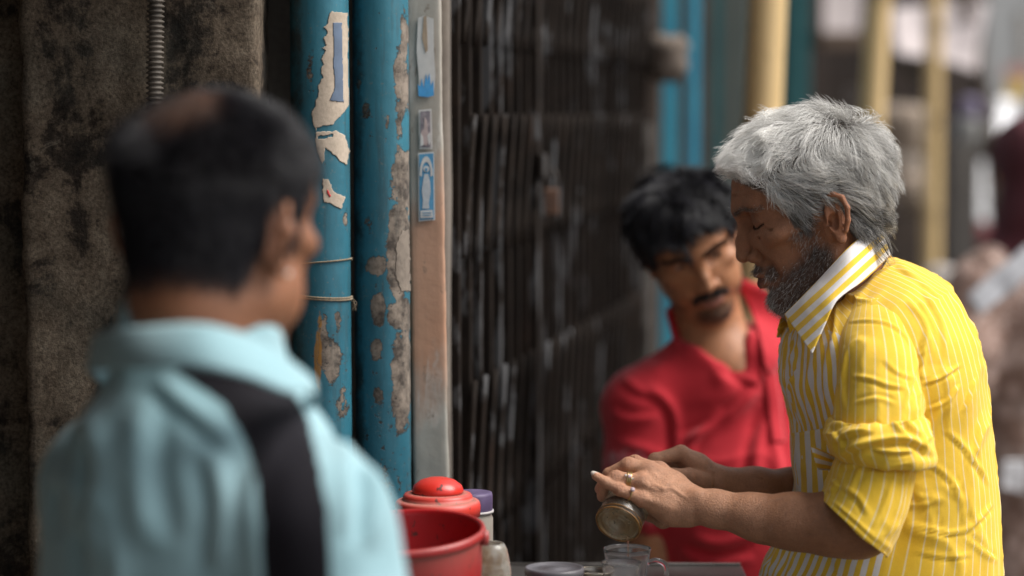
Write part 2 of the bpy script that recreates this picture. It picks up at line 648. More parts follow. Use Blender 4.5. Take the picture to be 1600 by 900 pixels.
post = on_pipe('torn_poster', [(516, 22), (520, 18), (545, 20), (546, 165), (541, 175), (530, 183), (520, 196), (528, 205), (541, 212), (547, 236), (543, 258), (536, 256), (520, 240), (508, 232), (507, 250), (503, 258),
                               (497, 244), (492, 222), (494, 214), (492, 200), (488, 188), (487, 174), (494, 166), (493, 158), (498, 150), (497, 134), (505, 122), (501, 110), (506, 100), (503, 92), (509, 80), (503, 74), (510, 72), (507, 60), (512, 52), (507, 44), (513, 38)],
                C1, D1, R1, M_paper, pipe1, .0008, cut=[[(495, 199), (520, 196), (533, 198), (533, 203), (516, 204), (495, 206)], [(497, 214), (520, 209), (520, 213), (497, 218)]])
on_pipe('poster_print', [(521, 35), (536, 36), (538, 160), (515, 158), (523, 140), (524, 122), (521, 100), (523, 80)], C1, D1, R1, M_paper_blue, post, .0014, rag=.6)
scr = on_pipe('paper_scrap', [(503, 277), (514, 280), (522, 298), (541, 308), (537, 316), (534, 328), (518, 320), (505, 316)], C1, D1, R1, M_paper, pipe1, .0009)
on_pipe('print_mark', [(511, 294), (515, 299), (518, 306), (515, 309), (511, 302)], C1, D1, R1, M_red, scr, .0016, rag=.5)
on_pipe('paper_scrap', [(628, 360), (640, 358), (641, 456), (626, 456), (617, 430), (619, 380)], C2, D2, R2, worn('old_glue_paper', (.25, .21, .17), (.17, .14, .115), 40, .9, .4, (.08, .065, .055), .55), pipe2, .0008)

# twine round the first pipe
M_twine = worn('twine_fibre', (.30, .245, .17), (.18, .14, .095), 160, .95, .5)


def twine(z, tilt, turns, rr, ph=0):
    for s_ in range(2):
        t = np.linspace(0, turns * 2 * np.pi, int(160 * turns))
        tw = t * 28 + s_ * np.pi
        r = R1 + rr * .9 + rr * .55 * np.cos(tw)
        zz = z + tilt * np.cos(t + ph) + t / (2 * np.pi) * rr * 2.0 + rr * .55 * np.sin(tw)
        tube('twine', np.stack([C1 + r * np.cos(t), D1 + r * np.sin(t), zz], 1), rr * .62, M_twine, pipe1, 6)


def zat(py, d):
    return P(0, py, d)[2]


twine(zat(412, 3.04), .0025, 1.0, .0011)
twine(zat(470, 3.04), -.003, 2.0, .0013, .4)
for k in range(9):                                   # frayed ends
    p0 = P(551 + random.uniform(-2, 1), 474 + random.uniform(-8, 8), 3.05)
    q = p0 + np.array([random.uniform(-.004, .006), random.uniform(-.004, 0), random.uniform(-.012, -.002)])
    tube('frayed_end', [p0, (p0 + q) / 2 + np.array([.002, 0, .001]), q], .0003, M_twine, pipe1, 4)

# --- pale pillar with stickers
s = NT('pale_pillar_paint')
v_ = s.co()
c_ = s.mix(s.ramp(s.noise(9, 8, .6, s.co(1, 1, .4)), [(.35, 0), (.65, 1)]), (.34, .325, .285), (.46, .45, .41))
zr = s.n('ShaderNodeSeparateXYZ'); s.l(s.co(), zr.inputs[0])
band = s.ramp(s.math('ADD', zr.outputs[2], s.math('MULTIPLY', s.math('SUBTRACT', s.noise(12, 5, .6, v_), .5), .16)), [(.0, 0), (.13, 0), (.21, .75), (.42, .6), (.52, .05)])
zm = s.n('ShaderNodeMapRange'); s.l(zr.outputs[2], zm.inputs[0]); zm.inputs[1].default_value = 1.0; zm.inputs[2].default_value = 1.9
nb = s.math('ADD', zm.outputs[0], s.math('MULTIPLY', s.math('SUBTRACT', s.noise(14, 6, .65, s.co(1, 1, .3)), .5), .35))
band = s.ramp(nb, [(.20, 0), (.32, .95), (.50, .85), (.60, .08)])
c_ = s.mix(band, c_, (.46, .245, .15))
c_ = s.mix(s.ramp(s.noise(30, 8, .65, s.co(1, 1, .25), .4), [(.58, 0), (.68, .6)]), c_, (.55, .52, .48))
c_ = s.mix(s.ramp(s.noise(55, 8, .7, s.co(1, 1, .5)), [(.61, 0), (.68, .8)]), c_, (.16, .12, .09))
s.base(c_); s.set(Roughness=.75); s.bump(s.noise(120, 6, .6, v_), .25, .002)
DP = 3.155
pxy = rect_xy(X(641, DP), X(699, DP), DP, 3.29, .006, .006)
pxy[:, 0] -= np.where(pxy[:, 0] > X(670, DP), (pxy[:, 1] - DP) * .28, 0)
pillar = extrude('pillar', pxy, levels(.006), s.m, None, .003, -.0145, 25)
tag(pillar, 'pale whitewashed pillar with small devotional stickers and rusty stain', 'pillar')


def flat(name, poly, d, mat, par, th=.0006):
    bm = bmesh.new()
    vs = [bm.verts.new(PY(x, y, d)) for x, y in poly]
    f = bm.faces.new(vs)
    r = bmesh.ops.extrude_face_region(bm, geom=[f])
    for e in r['geom']:
        if isinstance(e, bmesh.types.BMVert):
            e.co.y -= th
    bmesh.ops.recalc_face_normals(bm, faces=bm.faces)
    return bm_obj(name, bm, mat, par)


def wob(poly, a=.8):
    return [(x + random.uniform(-a, a), y + random.uniform(-a, a)) for x, y in poly]


M_stw = worn('sticker_white', (.66, .63, .60), (.52, .50, .48), 60, .7, .1)
M_stb = worn('sticker_blue', (.07, .25, .44), (.11, .33, .52), 70, .6, .1)
M_stbb = worn('sticker_bright_blue', (.05, .29, .62), (.10, .38, .68), 70, .6, .1)
M_std = worn('sticker_photo', (.14, .12, .15), (.38, .32, .33), 90, .6, .1)
M_stp = plain('sticker_pinkish', (.50, .38, .36), .7)
# 1: scraped poster strip, white with a blue foot
e = flat('sticker', wob([(653, 28), (662, 24), (664, 40), (668, 26), (677, 30), (678, 80), (680, 118), (677, 150), (655, 150), (654, 118), (651, 80)], 1), DP - .0024, M_stw, pillar)
flat('scraped_stripe', wob([(661, 26), (666, 26), (668, 78), (664, 82), (660, 60)], 1), DP - .0032, worn('scraped_wall', (.42, .30, .20), (.35, .27, .2), 40, .8, .1), e)
flat('print_foot', [(654, 150), (653, 132), (657, 135), (659, 122), (662, 138), (666, 115), (668, 128), (671, 114), (673, 134), (677, 126), (678, 149), (668, 152)], DP - .0032, M_stbb, e)
# 2: small photo sticker
e = flat('sticker', [(654, 172), (674, 170), (676, 233), (655, 233)], DP - .0024, M_stw, pillar)
flat('print_picture', [(657, 174), (672, 173), (673, 230), (657, 230)], DP - .0032, M_std, e)
flat('print_figure', wob([(663, 184), (667, 188), (669, 205), (671, 222), (666, 228), (659, 224), (658, 206), (662, 200)], .7), DP - .0039, M_stp, e)
flat('print_flower', wob([(657, 208), (661, 214), (662, 226), (657, 229)], .5), DP - .0041, M_stw, e)
flat('print_flower', wob([(668, 212), (672, 206), (673, 222), (670, 228)], .5), DP - .0041, M_stw, e)
# 3: blue sticker with a white arch and a standing robed figure
e = flat('sticker', [(653, 239), (678, 237), (680, 344), (654, 346)], DP - .0024, M_stw, pillar)
flat('print_field', [(655, 241), (677, 239.5), (678, 342), (656, 344)], DP - .0031, M_stb, e)
arch_o, arch_i = [], []
for k in range(13):
    a = math.pi * k / 12
    arch_o.append((666 - 10 * math.cos(a), 266 - 22 * math.sin(a) ** 1.4))
    arch_i.append((666 - 6.5 * math.cos(a), 268 - 15 * math.sin(a)))
bm_poly = arch_o + [(676.5, 274), (672.5, 276)] + arch_i[::-1] + [(659, 276), (655.5, 274)]
flat('print_arch', bm_poly, DP - .0038, M_stw, e)
flat('print_halo', [(666 + 5 * math.cos(t_), 264 + 5 * math.sin(t_)) for t_ in np.linspace(0, 2 * math.pi, 11)[:-1]], DP - .0039, M_stw, e)
flat('print_head', [(666 + 2.2 * math.cos(t_), 265 + 3 * math.sin(t_)) for t_ in np.linspace(0, 2 * math.pi, 9)[:-1]], DP - .0044, M_stb, e)
flat('print_robe', [(663, 272), (669, 272), (672, 284), (673, 300), (670, 318), (671, 326), (660, 326), (661, 312), (659, 298), (661, 284)], DP - .0040, worn('print_grey', (.42, .46, .50), (.58, .58, .58), 150, .7, 0), e)
flat('print_panel', [(657, 329), (676, 328), (677, 340), (657, 341)], DP - .0040, M_stw, e)
for yy in (332, 336):
    flat('print_line', [(660, yy), (674, yy - .5), (674, yy + .5), (660, yy + 1)], DP - .0046, M_stb, e)

# --- collapsible steel gate set back beyond the pillar, running down the alley
GA, GB = np.array([X(703, 3.36), 3.36]), np.array([X(1004, 5.35), 5.35])
GL = np.linalg.norm(GB - GA)
GD = (GB - GA) / GL
GN = np.array([GD[1], -GD[0]])                        # towards the street
gt = NT('rusty_black_gate')
_n = gt.noise(20, 8, .62)
_c = gt.mix(gt.ramp(_n, [(.3, 0), (.7, 1)]), (.008, .006, .005), (.021, .015, .0115))
_c = gt.mix(gt.ramp(gt.noise(7, 9, .7), [(.57, 0), (.70, .7)]), _c, (.034, .020, .014))
_p = gt.noise(1, 5, .6, gt.co(16, 16, 5.5))
_c = gt.mix(gt.ramp(_p, [(.56, 0), (.61, .9)]), _c, (.085, .085, .088))  # pale patches painted for worn paint and for lit slits between the bars
gt.b.inputs['Specular IOR Level'].default_value = .12; gt.base(_c); gt.set(Roughness=.8); gt.bump(_n, .3, .003)
M_gate = gt.m
gate = empty('steel_gate', (GA[0], GA[1], 0), 'dark collapsible steel lattice gate padlocked shut behind the stall', 'gate')
GH = 2.55
NB = 27
rotz = Matrix.Rotation(math.atan2(GD[1], GD[0]), 3, 'Z')


def gbox(name, s0, s1, n0, n1, z0, z1, mat, par, bevel=.0):
    c2 = GA + GD * (s0 + s1) / 2 + GN * (n0 + n1) / 2
    h = Vector(((s1 - s0) / 2, (n1 - n0) / 2, (z1 - z0) / 2))
    c = Vector((c2[0], c2[1], (z0 + z1) / 2))
    return box(name, c - h, c + h, mat, par, bevel, rotz)


first = None
for i in range(NB):
    sp = .012 + i * (GL - .03) / (NB - 1)
    if first is None:
        first = gbox('upright_bar', sp - .0065, sp + .0065, -.010, .012, .02, GH, M_gate, gate, .002)
        base_l = first.location.copy()
    else:
        c = first.copy(); COL.objects.link(c); c.parent = gate
        dlt = GD * (sp - .012)
        c.location = base_l + Vector((dlt[0], dlt[1], random.uniform(-.004, .004)))
        c.rotation_euler.z = 0
lat = None
stp = (GL - .03) / (NB - 1)
for (zl, zh) in ((.25, .75), (.98, 1.22), (1.40, 1.60), (1.70, 1.86), (2.1, 2.5)):
    for i in range(NB - 1):
        for sgn in (1, -1):
            if sgn > 0 and i % 2 or sgn < 0 and not i % 2:
                pass
            a0 = .012 + i * stp
            p0 = GA + GD * a0 + GN * (.017 if sgn > 0 else -.015)
            p1 = GA + GD * (a0 + stp) + GN * (.017 if sgn > 0 else -.015)
            z0, z1 = (zl, zh) if sgn > 0 else (zh, zl)
            n_ = 7
            t_ = np.linspace(0, 1, n_)
            pts = np.stack([p0[0] + (p1[0] - p0[0]) * t_, p0[1] + (p1[1] - p0[1]) * t_, z0 + (z1 - z0) * t_], 1)
            if (zl, sgn) not in (globals().get('LAT') or {}):
                LAT = globals().get('LAT') or {}
                o = tube('lattice_strap', pts, .0042, M_gate, gate, 6)
                LAT[(zl, sgn)] = (o, p0)
            else:
                o0, q0 = LAT[(zl, sgn)]
                o = o0.copy(); COL.objects.link(o); o.parent = gate
                o.location = o0.location + Vector((p0[0] - q0[0], p0[1] - q0[1], 0))
for zc in (.06, 1.30, 1.62, GH - .05):
    gbox('cross_rail', 0, GL, -.035, -.022, zc - .016, zc + .016, M_gate, gate)
gbox('meeting_stile', .565, .60, -.012, .024, .02, GH, M_gate, gate, .003)

# padlock on the meeting stile
M_lock = worn('padlock_brass', (.14, .070, .042), (.09, .05, .034), 60, .6, .2, metal=.2)
lp = GA + GD * .60 + GN * .040
pad = empty('padlock', (lp[0], lp[1], zat(325, 3.95)), 'rusty brown padlock hanging on the dark lattice gate', 'padlock')
zz0 = zat(336, 3.95)
box('lock_body', Vector((lp[0] - .012, lp[1] - .008, zz0)), Vector((lp[0] + .012, lp[1] + .008, zz0 + .044)), M_lock, pad, .003)
t_ = np.linspace(0, np.pi, 13)
sh = [(lp[0] - .008, lp[1], zz0 + .04)] + [(lp[0] - .008 * math.cos(a), lp[1] + .002, zz0 + .062 + .012 * math.sin(a)) for a in t_] + [(lp[0] + .008, lp[1], zz0 + .04)]
tube('shackle', sh, .0028, plain('steel_shackle', (.06, .05, .045), .6, .3), pad, 8)
gbox('hasp', .56, .63, .0245, .032, zz0 + .062, zz0 + .10, M_gate, gate, .002)

# the room behind the gate: floor step, back wall, shelves with pale cartons
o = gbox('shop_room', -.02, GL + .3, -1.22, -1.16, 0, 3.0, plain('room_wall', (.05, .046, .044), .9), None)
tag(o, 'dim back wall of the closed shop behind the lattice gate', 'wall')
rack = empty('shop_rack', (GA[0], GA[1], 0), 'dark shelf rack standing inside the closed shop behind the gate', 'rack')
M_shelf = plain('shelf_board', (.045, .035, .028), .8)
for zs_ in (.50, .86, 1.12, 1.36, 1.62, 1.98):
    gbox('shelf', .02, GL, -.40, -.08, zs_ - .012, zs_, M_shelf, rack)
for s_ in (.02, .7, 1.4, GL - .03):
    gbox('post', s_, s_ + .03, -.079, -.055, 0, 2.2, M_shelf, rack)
M_ct = [plain('carton_grey', (.36, .37, .38), .8), plain('carton_blue', (.24, .33, .42), .8), plain('carton_pale', (.52, .51, .48), .8), plain('carton_brown', (.17, .11, .075), .8)]
LBLS = ['pale %s carton on the shelf inside the closed shop']
for zs_, hh in ((.86, .18), (1.12, .17), (1.36, .18), (1.62, .2)):
    s_ = .05
    while s_ < GL - .25:
        wd = random.uniform(.07, .2)
        if random.random() < .72:
            k = random.choice([0, 0, 1, 1, 2, 3])
            o = gbox('carton', s_, s_ + wd, -.34, -.10, zs_ + .001, zs_ + hh * random.uniform(.6, .95), M_ct[k], None, .003)
            tag(o, 'small ' + ('grey', 'bluish', 'pale', 'brown')[k] + ' carton on the shelves inside the closed shop behind the gate', 'carton', ('grey', 'bluish', 'pale', 'brown')[k] + ' cartons on the shelves behind the gate')
        s_ += wd + random.uniform(.01, .08)

# building above and around: lintel over the gate, upper storeys, added side house and awning for shade
o = gbox('building_front', -.25, GL + .2, -.14, -.03, GH + .02, 6.5, M_plaster, None)
tag(o, 'shop building wall above the lattice gate', 'building')
o = box('neighbour_house', (-4.5, 3.52, 0), (-.16, 6.5, 6.5), M_plaster)
tag(o, 'house behind the concrete pier and the pipes', 'building')
o = box('left_shade_house', (-5.0, -4.0, 0), (-1.25, 3.0, 5.0), M_plaster)  # out of view, added to keep light off the left side
tag(o, 'unseen house added to shade the left side of the alley', 'building')
aw = empty('awning', (-.9, 2.3, 2.5), 'unseen corrugated metal awning added to shade the left wall', 'awning')  # out of view, added to darken the left part of the scene
nx, ny = 120, 3
ax_ = np.linspace(-1.6, -.02, nx); ay_ = np.linspace(-.6, 3.3, ny)
gx, gy = np.meshgrid(ax_, ay_, indexing='ij')
gz = 2.10 + (gy + .6) * .06 + .012 * np.sin(gx * 2 * np.pi / .076)
o = mesh_np('shade_awning_sheet', np.stack([gx, gy, gz], -1).reshape(-1, 3), grid_faces(nx, ny), worn('shade_awning_tin', (.16, .13, .11), (.09, .07, .06), 6, .6, .2), aw)
md = o.modifiers.new('thickness', 'SOLIDIFY'); md.thickness = .002

# --- far end of the gate: post, rag bundle, blue door frames
M_blue = worn('blue_door_paint', (.035, .27, .40), (.055, .34, .46), 8, .5, .15, (.10, .10, .09), .62)
M_teal = worn('teal_paint', (.012, .085, .095), (.02, .115, .125), 8, .5, .15, (.03, .04, .04), .62)
M_brownw = worn('brown_timber', (.055, .04, .032), (.10, .075, .06), 10, .8, .2)
M_greyw = worn('grey_timber', (.17, .155, .14), (.11, .10, .09), 10, .8, .2)
M_greygreen = worn('grey_green_board', (.085, .105, .095), (.12, .135, .12), 8, .7, .15)


def slab(name, px0, px1, d, th, z0, z1, mat, label, cat, par=None, bevel=.004, group=None):
    o = box(name, (X(px0, d), d, z0), (X(px1, d), d + th, z1), mat, par, bevel)
    if label:
        tag(o, label, cat, group)
    return o


slab('gate_post', 1003, 1031, 5.42, .12, 0, 2.7, M_brownw, 'dark brown timber post at the far end of the lattice gate', 'post')
slab('drain_pipe', 1003, 1020, 5.30, .03, 0, 1.58, M_greyw, 'thin grey stick leaning before the brown gate post', 'stick')
rag = lathe('rag_bundle', [(.001, -.05), (.030, -.045), (.045, -.015), (.04, .01), (.05, .03), (.03, .055), (.001, .06)], P(1042, 95, 5.30), worn('rag_cloth', (.17, .135, .11), (.10, .08, .065), 30, .95, .4), None, 20)
co = np.array([v.co[:] for v in rag.data.vertices])
co += (fbm(co * 40, 3, 2)[:, None] - .5) * .03
rag.data.vertices.foreach_set('co', co.astype(np.float32).ravel())
tag(rag, 'grey brown bundle of rag tied at the top of the gate post', 'rag')
tube('rag_tie', [P(1042, 80, 5.30), P(1020, 78, 5.41)], .008, M_twine, rag, 6)
door = empty('shop_door', (X(1070, 5.95), 5.95, 0), 'blue framed shop door with grey panels beyond the lattice gate', 'door')
slab('frame_post', 1034, 1058, 5.92, .07, 0, 2.6, M_blue, None, None, door)
slab('door_panel', 1058, 1080, 6.10, .03, 0, 2.5, M_greyw, None, None, door)
slab('frame_post', 1076, 1092, 6.02, .06, 0, 2.6, M_blue, None, None, door)
slab('door_panel', 1092, 1110, 6.16, .03, 0, 2.5, M_brownw, None, None, door)
slab('lintel_board', 1034, 1110, 6.2, .04, 2.52, 2.75, M_blue, None, None, door)
dr2 = empty('shutter_door', (X(1140, 6.6), 6.6, 0), 'teal framed grey green shutter door left of the thick bamboo pole', 'door')
slab('frame_post', 1106, 1126, 6.45, .07, 0, 2.7, M_teal, None, None, dr2)
slab('door_panel', 1126, 1168, 6.62, .03, 0, 2.6, M_greygreen, None, None, dr2)
o = slab('teal_post', 1226, 1264, 6.9, .2, 0, 2.8, M_teal, 'dark teal post behind the thick bamboo pole', 'post')
o = slab('plank_wall', 1165, 1230, 6.95, .05, 0, 2.8, M_greygreen, 'grey green plank wall behind the thick bamboo pole', 'wall')


# --- bamboo poles
def bamboo_mat():
    s = NT('bamboo')
    c = s.mix(s.ramp(s.noise(5, 6, .6, s.co(6, 6, .4)), [(.3, 0), (.7, 1)]), (.58, .40, .175), (.70, .51, .26))
    c = s.mix(s.attr('node'), c, (.25, .17, .08))
    c = s.mix(s.ramp(s.noise(40, 6, .6), [(.62, 0), (.68, .6)]), c, (.16, .11, .06))
    s.base(c); s.set(Roughness=.5); s.bump(s.noise(30, 5, .6, s.co(8, 8, .5)), .2, .002)
    return s.m


M_bam = bamboo_mat()


def bamboo(a, b, r, label, zt=3.4):
    """culm through two photo points (px, py, depth), with swollen nodes"""
    a, b = P(*a), P(*b)
    dr = (a - b) / np.linalg.norm(a - b)
    lo = b + dr * ((0 - b[2]) / dr[2])
    hi = b + dr * ((zt - b[2]) / dr[2])
    n = 160
    t = np.linspace(0, 1, n)
    L = np.linalg.norm(hi - lo)
    ph = (t * L / .33 + .2) % 1
    nd = np.exp(-((np.minimum(ph, 1 - ph) * .33) / .012) ** 2)
    rr = r * (1.0 - .12 * t) * (1 + .10 * nd)
    pts = lo + (hi - lo) * t[:, None] + np.stack([.006 * np.sin(t * 7), .004 * np.cos(t * 5), t * 0], 1)
    o = tube('bamboo_pole', pts, rr, M_bam, None, 20)
    set_float(o, np.concatenate([np.repeat(nd, 20), [0, 0]]) * .8, 'node')
    tag(o, label, 'bamboo pole', 'bamboo poles along the alley')


bamboo((1202, 0, 4.7), (1192, 190, 4.7), .0395, 'thickest pale bamboo pole rising behind the grey haired man')
bamboo((1376, 0, 6.3), (1362, 200, 6.3), .0345, 'yellow bamboo pole right behind the grey hair of the man in yellow')
bamboo((1462, 0, 8.6), (1452, 430, 8.6), .0330, 'thin farther bamboo pole standing before the mauve tarpaulin')
o = tube('leaning_pole', [P(1497, -40, 9.5), P(1520, 60, 9.5), P(1545, 175, 9.5), P(1580, 700, 9.5)], .028, M_brownw, None, 10)
tag(o, 'dark crooked wooden pole leaning at the upper right', 'pole')

# --- stalls and shop fronts farther down the alley
M_tarp = worn('mauve_tarpaulin', (.36, .31, .31), (.45, .40, .39), 3, .8, .2)
M_beige = worn('sack_cloth', (.36, .29, .23), (.28, .225, .18), 12, .95, .3)
M_dkbr = worn('dark_brown_boards', (.045, .034, .029), (.085, .063, .052), 4, .85, .2)
M_lgrey = worn('light_grey_wall', (.60, .60, .58), (.48, .48, .47), 1.2, .85, .2, (.30, .29, .28), .6)
M_white = plain('white_cloth', (.78, .78, .80), .8)


def sheet(name, quad, mat, label, cat, sag=.05, th=.006, par=None):
    """a hanging or sloping sheet between four photo points (px, py, d), sagging between its corners"""
    q = [P(*c) for c in quad]
    n = 24
    u, v = np.meshgrid(np.linspace(0, 1, n), np.linspace(0, 1, n), indexing='ij')
    u, v = u[..., None], v[..., None]
    p = (q[0] * (1 - u) + q[1] * u) * (1 - v) + (q[3] * (1 - u) + q[2] * u) * v
    p[..., 2] -= (sag * np.sin(np.pi * u) * np.sin(np.pi * v))[..., 0]
    p += (fbm(p.reshape(-1, 3) * 6, 3, 4).reshape(n, n, 1) - .5) * .05
    o = mesh_np(name, p.reshape(-1, 3), grid_faces(n, n), mat, par)
    md = o.modifiers.new('thickness', 'SOLIDIFY'); md.thickness = th
    if label:
        tag(o, label, cat)
    return o


st = empty('market_stall', (X(1300, 9), 9, 0), 'dark timber market stall behind the yellow bamboo pole', 'stall')
slab('back_board', 1258, 1450, 10.0, .06, 0, 2.05, M_dkbr, None, None, st)
slab('beam', 1262, 1352, 9.2, .1, zat(76, 9.2), zat(50, 9.2), worn('beam_brown', (.20, .14, .10), (.14, .10, .075), 8, .8), None, None, st)
slab('corner_post', 1264, 1284, 9.2, .1, 0, 2.2, M_dkbr, None, None, st)
slab('corner_post', 1328, 1344, 9.3, .1, 0, 1.7, worn('post_grey', (.15, .125, .11), (.2, .17, .15), 8), None, None, st)
slab('counter', 1268, 1440, 9.0, .7, 0, zat(430, 9.0), M_brownw, None, None, st)
sheet('fascia_sheet', [(1284, -30, 9.4), (1346, -30, 9.4), (1344, 62, 9.3), (1284, 58, 9.3)], M_tarp, 'pale grey cloth hung under the roof of the dark stall', 'cloth', .02)
sheet('tarpaulin', [(1396, 4, 9.7), (1540, -2, 9.7), (1524, 112, 8.9), (1402, 84, 8.9)], M_tarp, 'mauve grey tarpaulin awning over the stall at the thin bamboo', 'tarpaulin', .06)
tube('awning_rod', [P(1392, 3, 8.85), P(1545, -5, 8.85)], .02, M_dkbr, st, 8)
tube('brace', [P(1396, 80, 9.2), P(1444, 128, 9.2)], .03, M_greyw, st, 8)


def sack(px, py, d, rx, rz, mat, label, ry=None, cat='sack', name='sack', rough=.35):
    c = P(px, py, d)
    n, m = 22, 16
    th = np.linspace(0, 2 * np.pi, n, endpoint=False)
    pr = []
    for k in range(m):
        a = -np.pi / 2 + np.pi * k / (m - 1)
        pr.append((max(.001, np.sign(np.cos(a)) * abs(np.cos(a)) ** .6 * rx), np.sign(np.sin(a)) * abs(np.sin(a)) ** .7 * rz))
    o = lathe(name, pr, c, mat, None, n, scale_y=(ry or rx) / rx)
    co = np.zeros(len(o.data.vertices) * 3); o.data.vertices.foreach_get('co', co); co = co.reshape(-1, 3)
    nz = np.stack([fbm(co * 7 / max(rx, .1) * .15, 3, 5 + k) - .5 for k in range(3)], 1)
    co += nz * rx * rough
    o.data.vertices.foreach_set('co', co.astype(np.float32).ravel()); o.data.update()
    tag(o, label, cat)
    return o


sack(1408, 205, 8.9, .11, .10, M_beige, 'upper beige sack behind the yellow bamboo pole')
sack(1402, 262, 8.9, .10, .08, worn('sack_greyish', (.30, .25, .215), (.22, .19, .16), 12, .95), 'lower greyish sack under the beige sack by the bamboo')
sack(1425, 300, 8.8, .07, .07, M_beige, 'small beige sack beside the foot of the thin bamboo')
slab('crate', 1392, 1440, 8.75, .4, 0, zat(330, 8.75), M_brownw, 'dark crate carrying the beige sacks', 'crate')
sack(1475, 440, 8.3, .07, .05, worn('bundle_white', (.5, .45, .42), (.4, .36, .33), 12), 'pale round bundle low behind the shoulder of the man in yellow', name='bundle', cat='bundle')
slab('bundle_stand', 1455, 1498, 8.2, .3, 0, zat(462, 8.2), M_brownw, 'low brown stand under the pale round bundle', 'stand')
slab('dark_house', 1440, 1535, 12.0, .2, 0, 2.3, M_dkbr, 'dark shop front behind the people at the right', 'building')
o = slab('pale_house', 1532, 1900, 17.0, 3, 0, 7, M_lgrey, 'light grey house at the bright end of the alley', 'building')
far = slab('far_house', 700, 1545, 19.0, 4, 0, 7.5, worn('far_wall', (.20, .17, .155), (.14, .12, .11), 1.5, .9), 'tall dim house closing the far end of the alley', 'building')
sheet('white_cloth', [(1562, 152, 12.0), (1592, 152, 12.0), (1588, 250, 10.7), (1558, 252, 10.7)], M_white, 'white cloth tilted for a sun glare at the right edge', 'cloth', .02)  # slope added so the sun turns the sheet into a white glare
sheet('yellow_sign', [(1573, 126, 10.9), (1604, 126, 10.9), (1604, 154, 10.9), (1573, 156, 10.9)], plain('sign_yellow', (.75, .50, .10), .7), 'small yellow board above the white cloth', 'sign', .0)
sheet('pink_sign', [(1570, 102, 10.9), (1640, 102, 10.9), (1640, 124, 10.9), (1570, 122, 10.9)], plain('sign_pink', (.55, .30, .26), .7), 'salmon pink board above the yellow board', 'sign', .0)
tube('sign_post', [P(1598, 20, 11.1), P(1598, 900, 11.1)], .03, M_greyw, None, 8)
tag(bpy.data.objects['sign_post'], 'grey post carrying the white cloth and small boards', 'post')
sheet('white_banner', [(1518, 250, 10.8), (1556, 248, 10.8), (1554, 345, 10.1), (1516, 345, 10.1)], worn('banner_grey', (.55, .55, .56), (.45, .45, .45), 6), 'grey white cloth hanging behind the seated crowd', 'cloth', .02)
sack(1514, 172, 9.6, .045, .05, plain('violet_pot', (.22, .19, .30), .5), 'violet topped pot on the stack at the upper right', name='pot', cat='pot', rough=.1)
sack(1508, 205, 9.6, .06, .06, worn('bag_grey', (.36, .36, .35), (.28, .28, .27), 10), 'light grey bag stacked under the violet pot', name='bag', cat='bag')
slab('stack_stand', 1488, 1530, 9.5, .25, 0, zat(222, 9.5), M_greyw, 'grey stand carrying the bag and violet pot', 'stand')
# right side of the street, beyond the frame, so that the alley goes on when seen from the side
o = box('right_house', (7.5, 6, 0), (12, 16.5, 4.2), M_lgrey)
tag(o, 'pale house along the right side of the alley', 'building')
# ================================================================== FIGURE SCULPTING
def axis_pts(segs):
    """[(lo, hi, step)...] -> increasing coordinates"""
    out = []
    for lo, hi, st in segs:
        n = max(1, int(round((hi - lo) / st)))
        out.append(np.linspace(lo, hi, n, endpoint=False))
    out.append([segs[-1][1]])
    return np.concatenate(out)


class Frame:
    """origin o, columns of R = (person's left, forward, up), k metres per unit"""
    def __init__(s, o, R, k=.001):
        s.o, s.R, s.k = np.array(o, float), np.array(R, float), k

    def w(s, p):
        return s.o + s.k * (np.asarray(p, float) @ s.R.T)

    def loc(s, v):
        return ((np.asarray(v) - s.o) @ s.R) / s.k


def head_frame(o, f0, pitch=0, roll=0, k=.001):
    f0 = np.array(f0, float); f0 /= np.linalg.norm(f0)
    up = np.array([0, 0, 1.0])
    le = np.cross(up, f0)
    a, b = math.radians(pitch), math.radians(roll)
    f = f0 * math.cos(a) - up * math.sin(a)
    u = up * math.cos(a) + f0 * math.sin(a)
    u2 = u * math.cos(b) + le * math.sin(b)
    l2 = le * math.cos(b) - u * math.sin(b)
    return Frame(o, np.stack([l2, f, u2], 1), k)


WORLD = Frame((0, 0, 0), np.eye(3), 1.0)


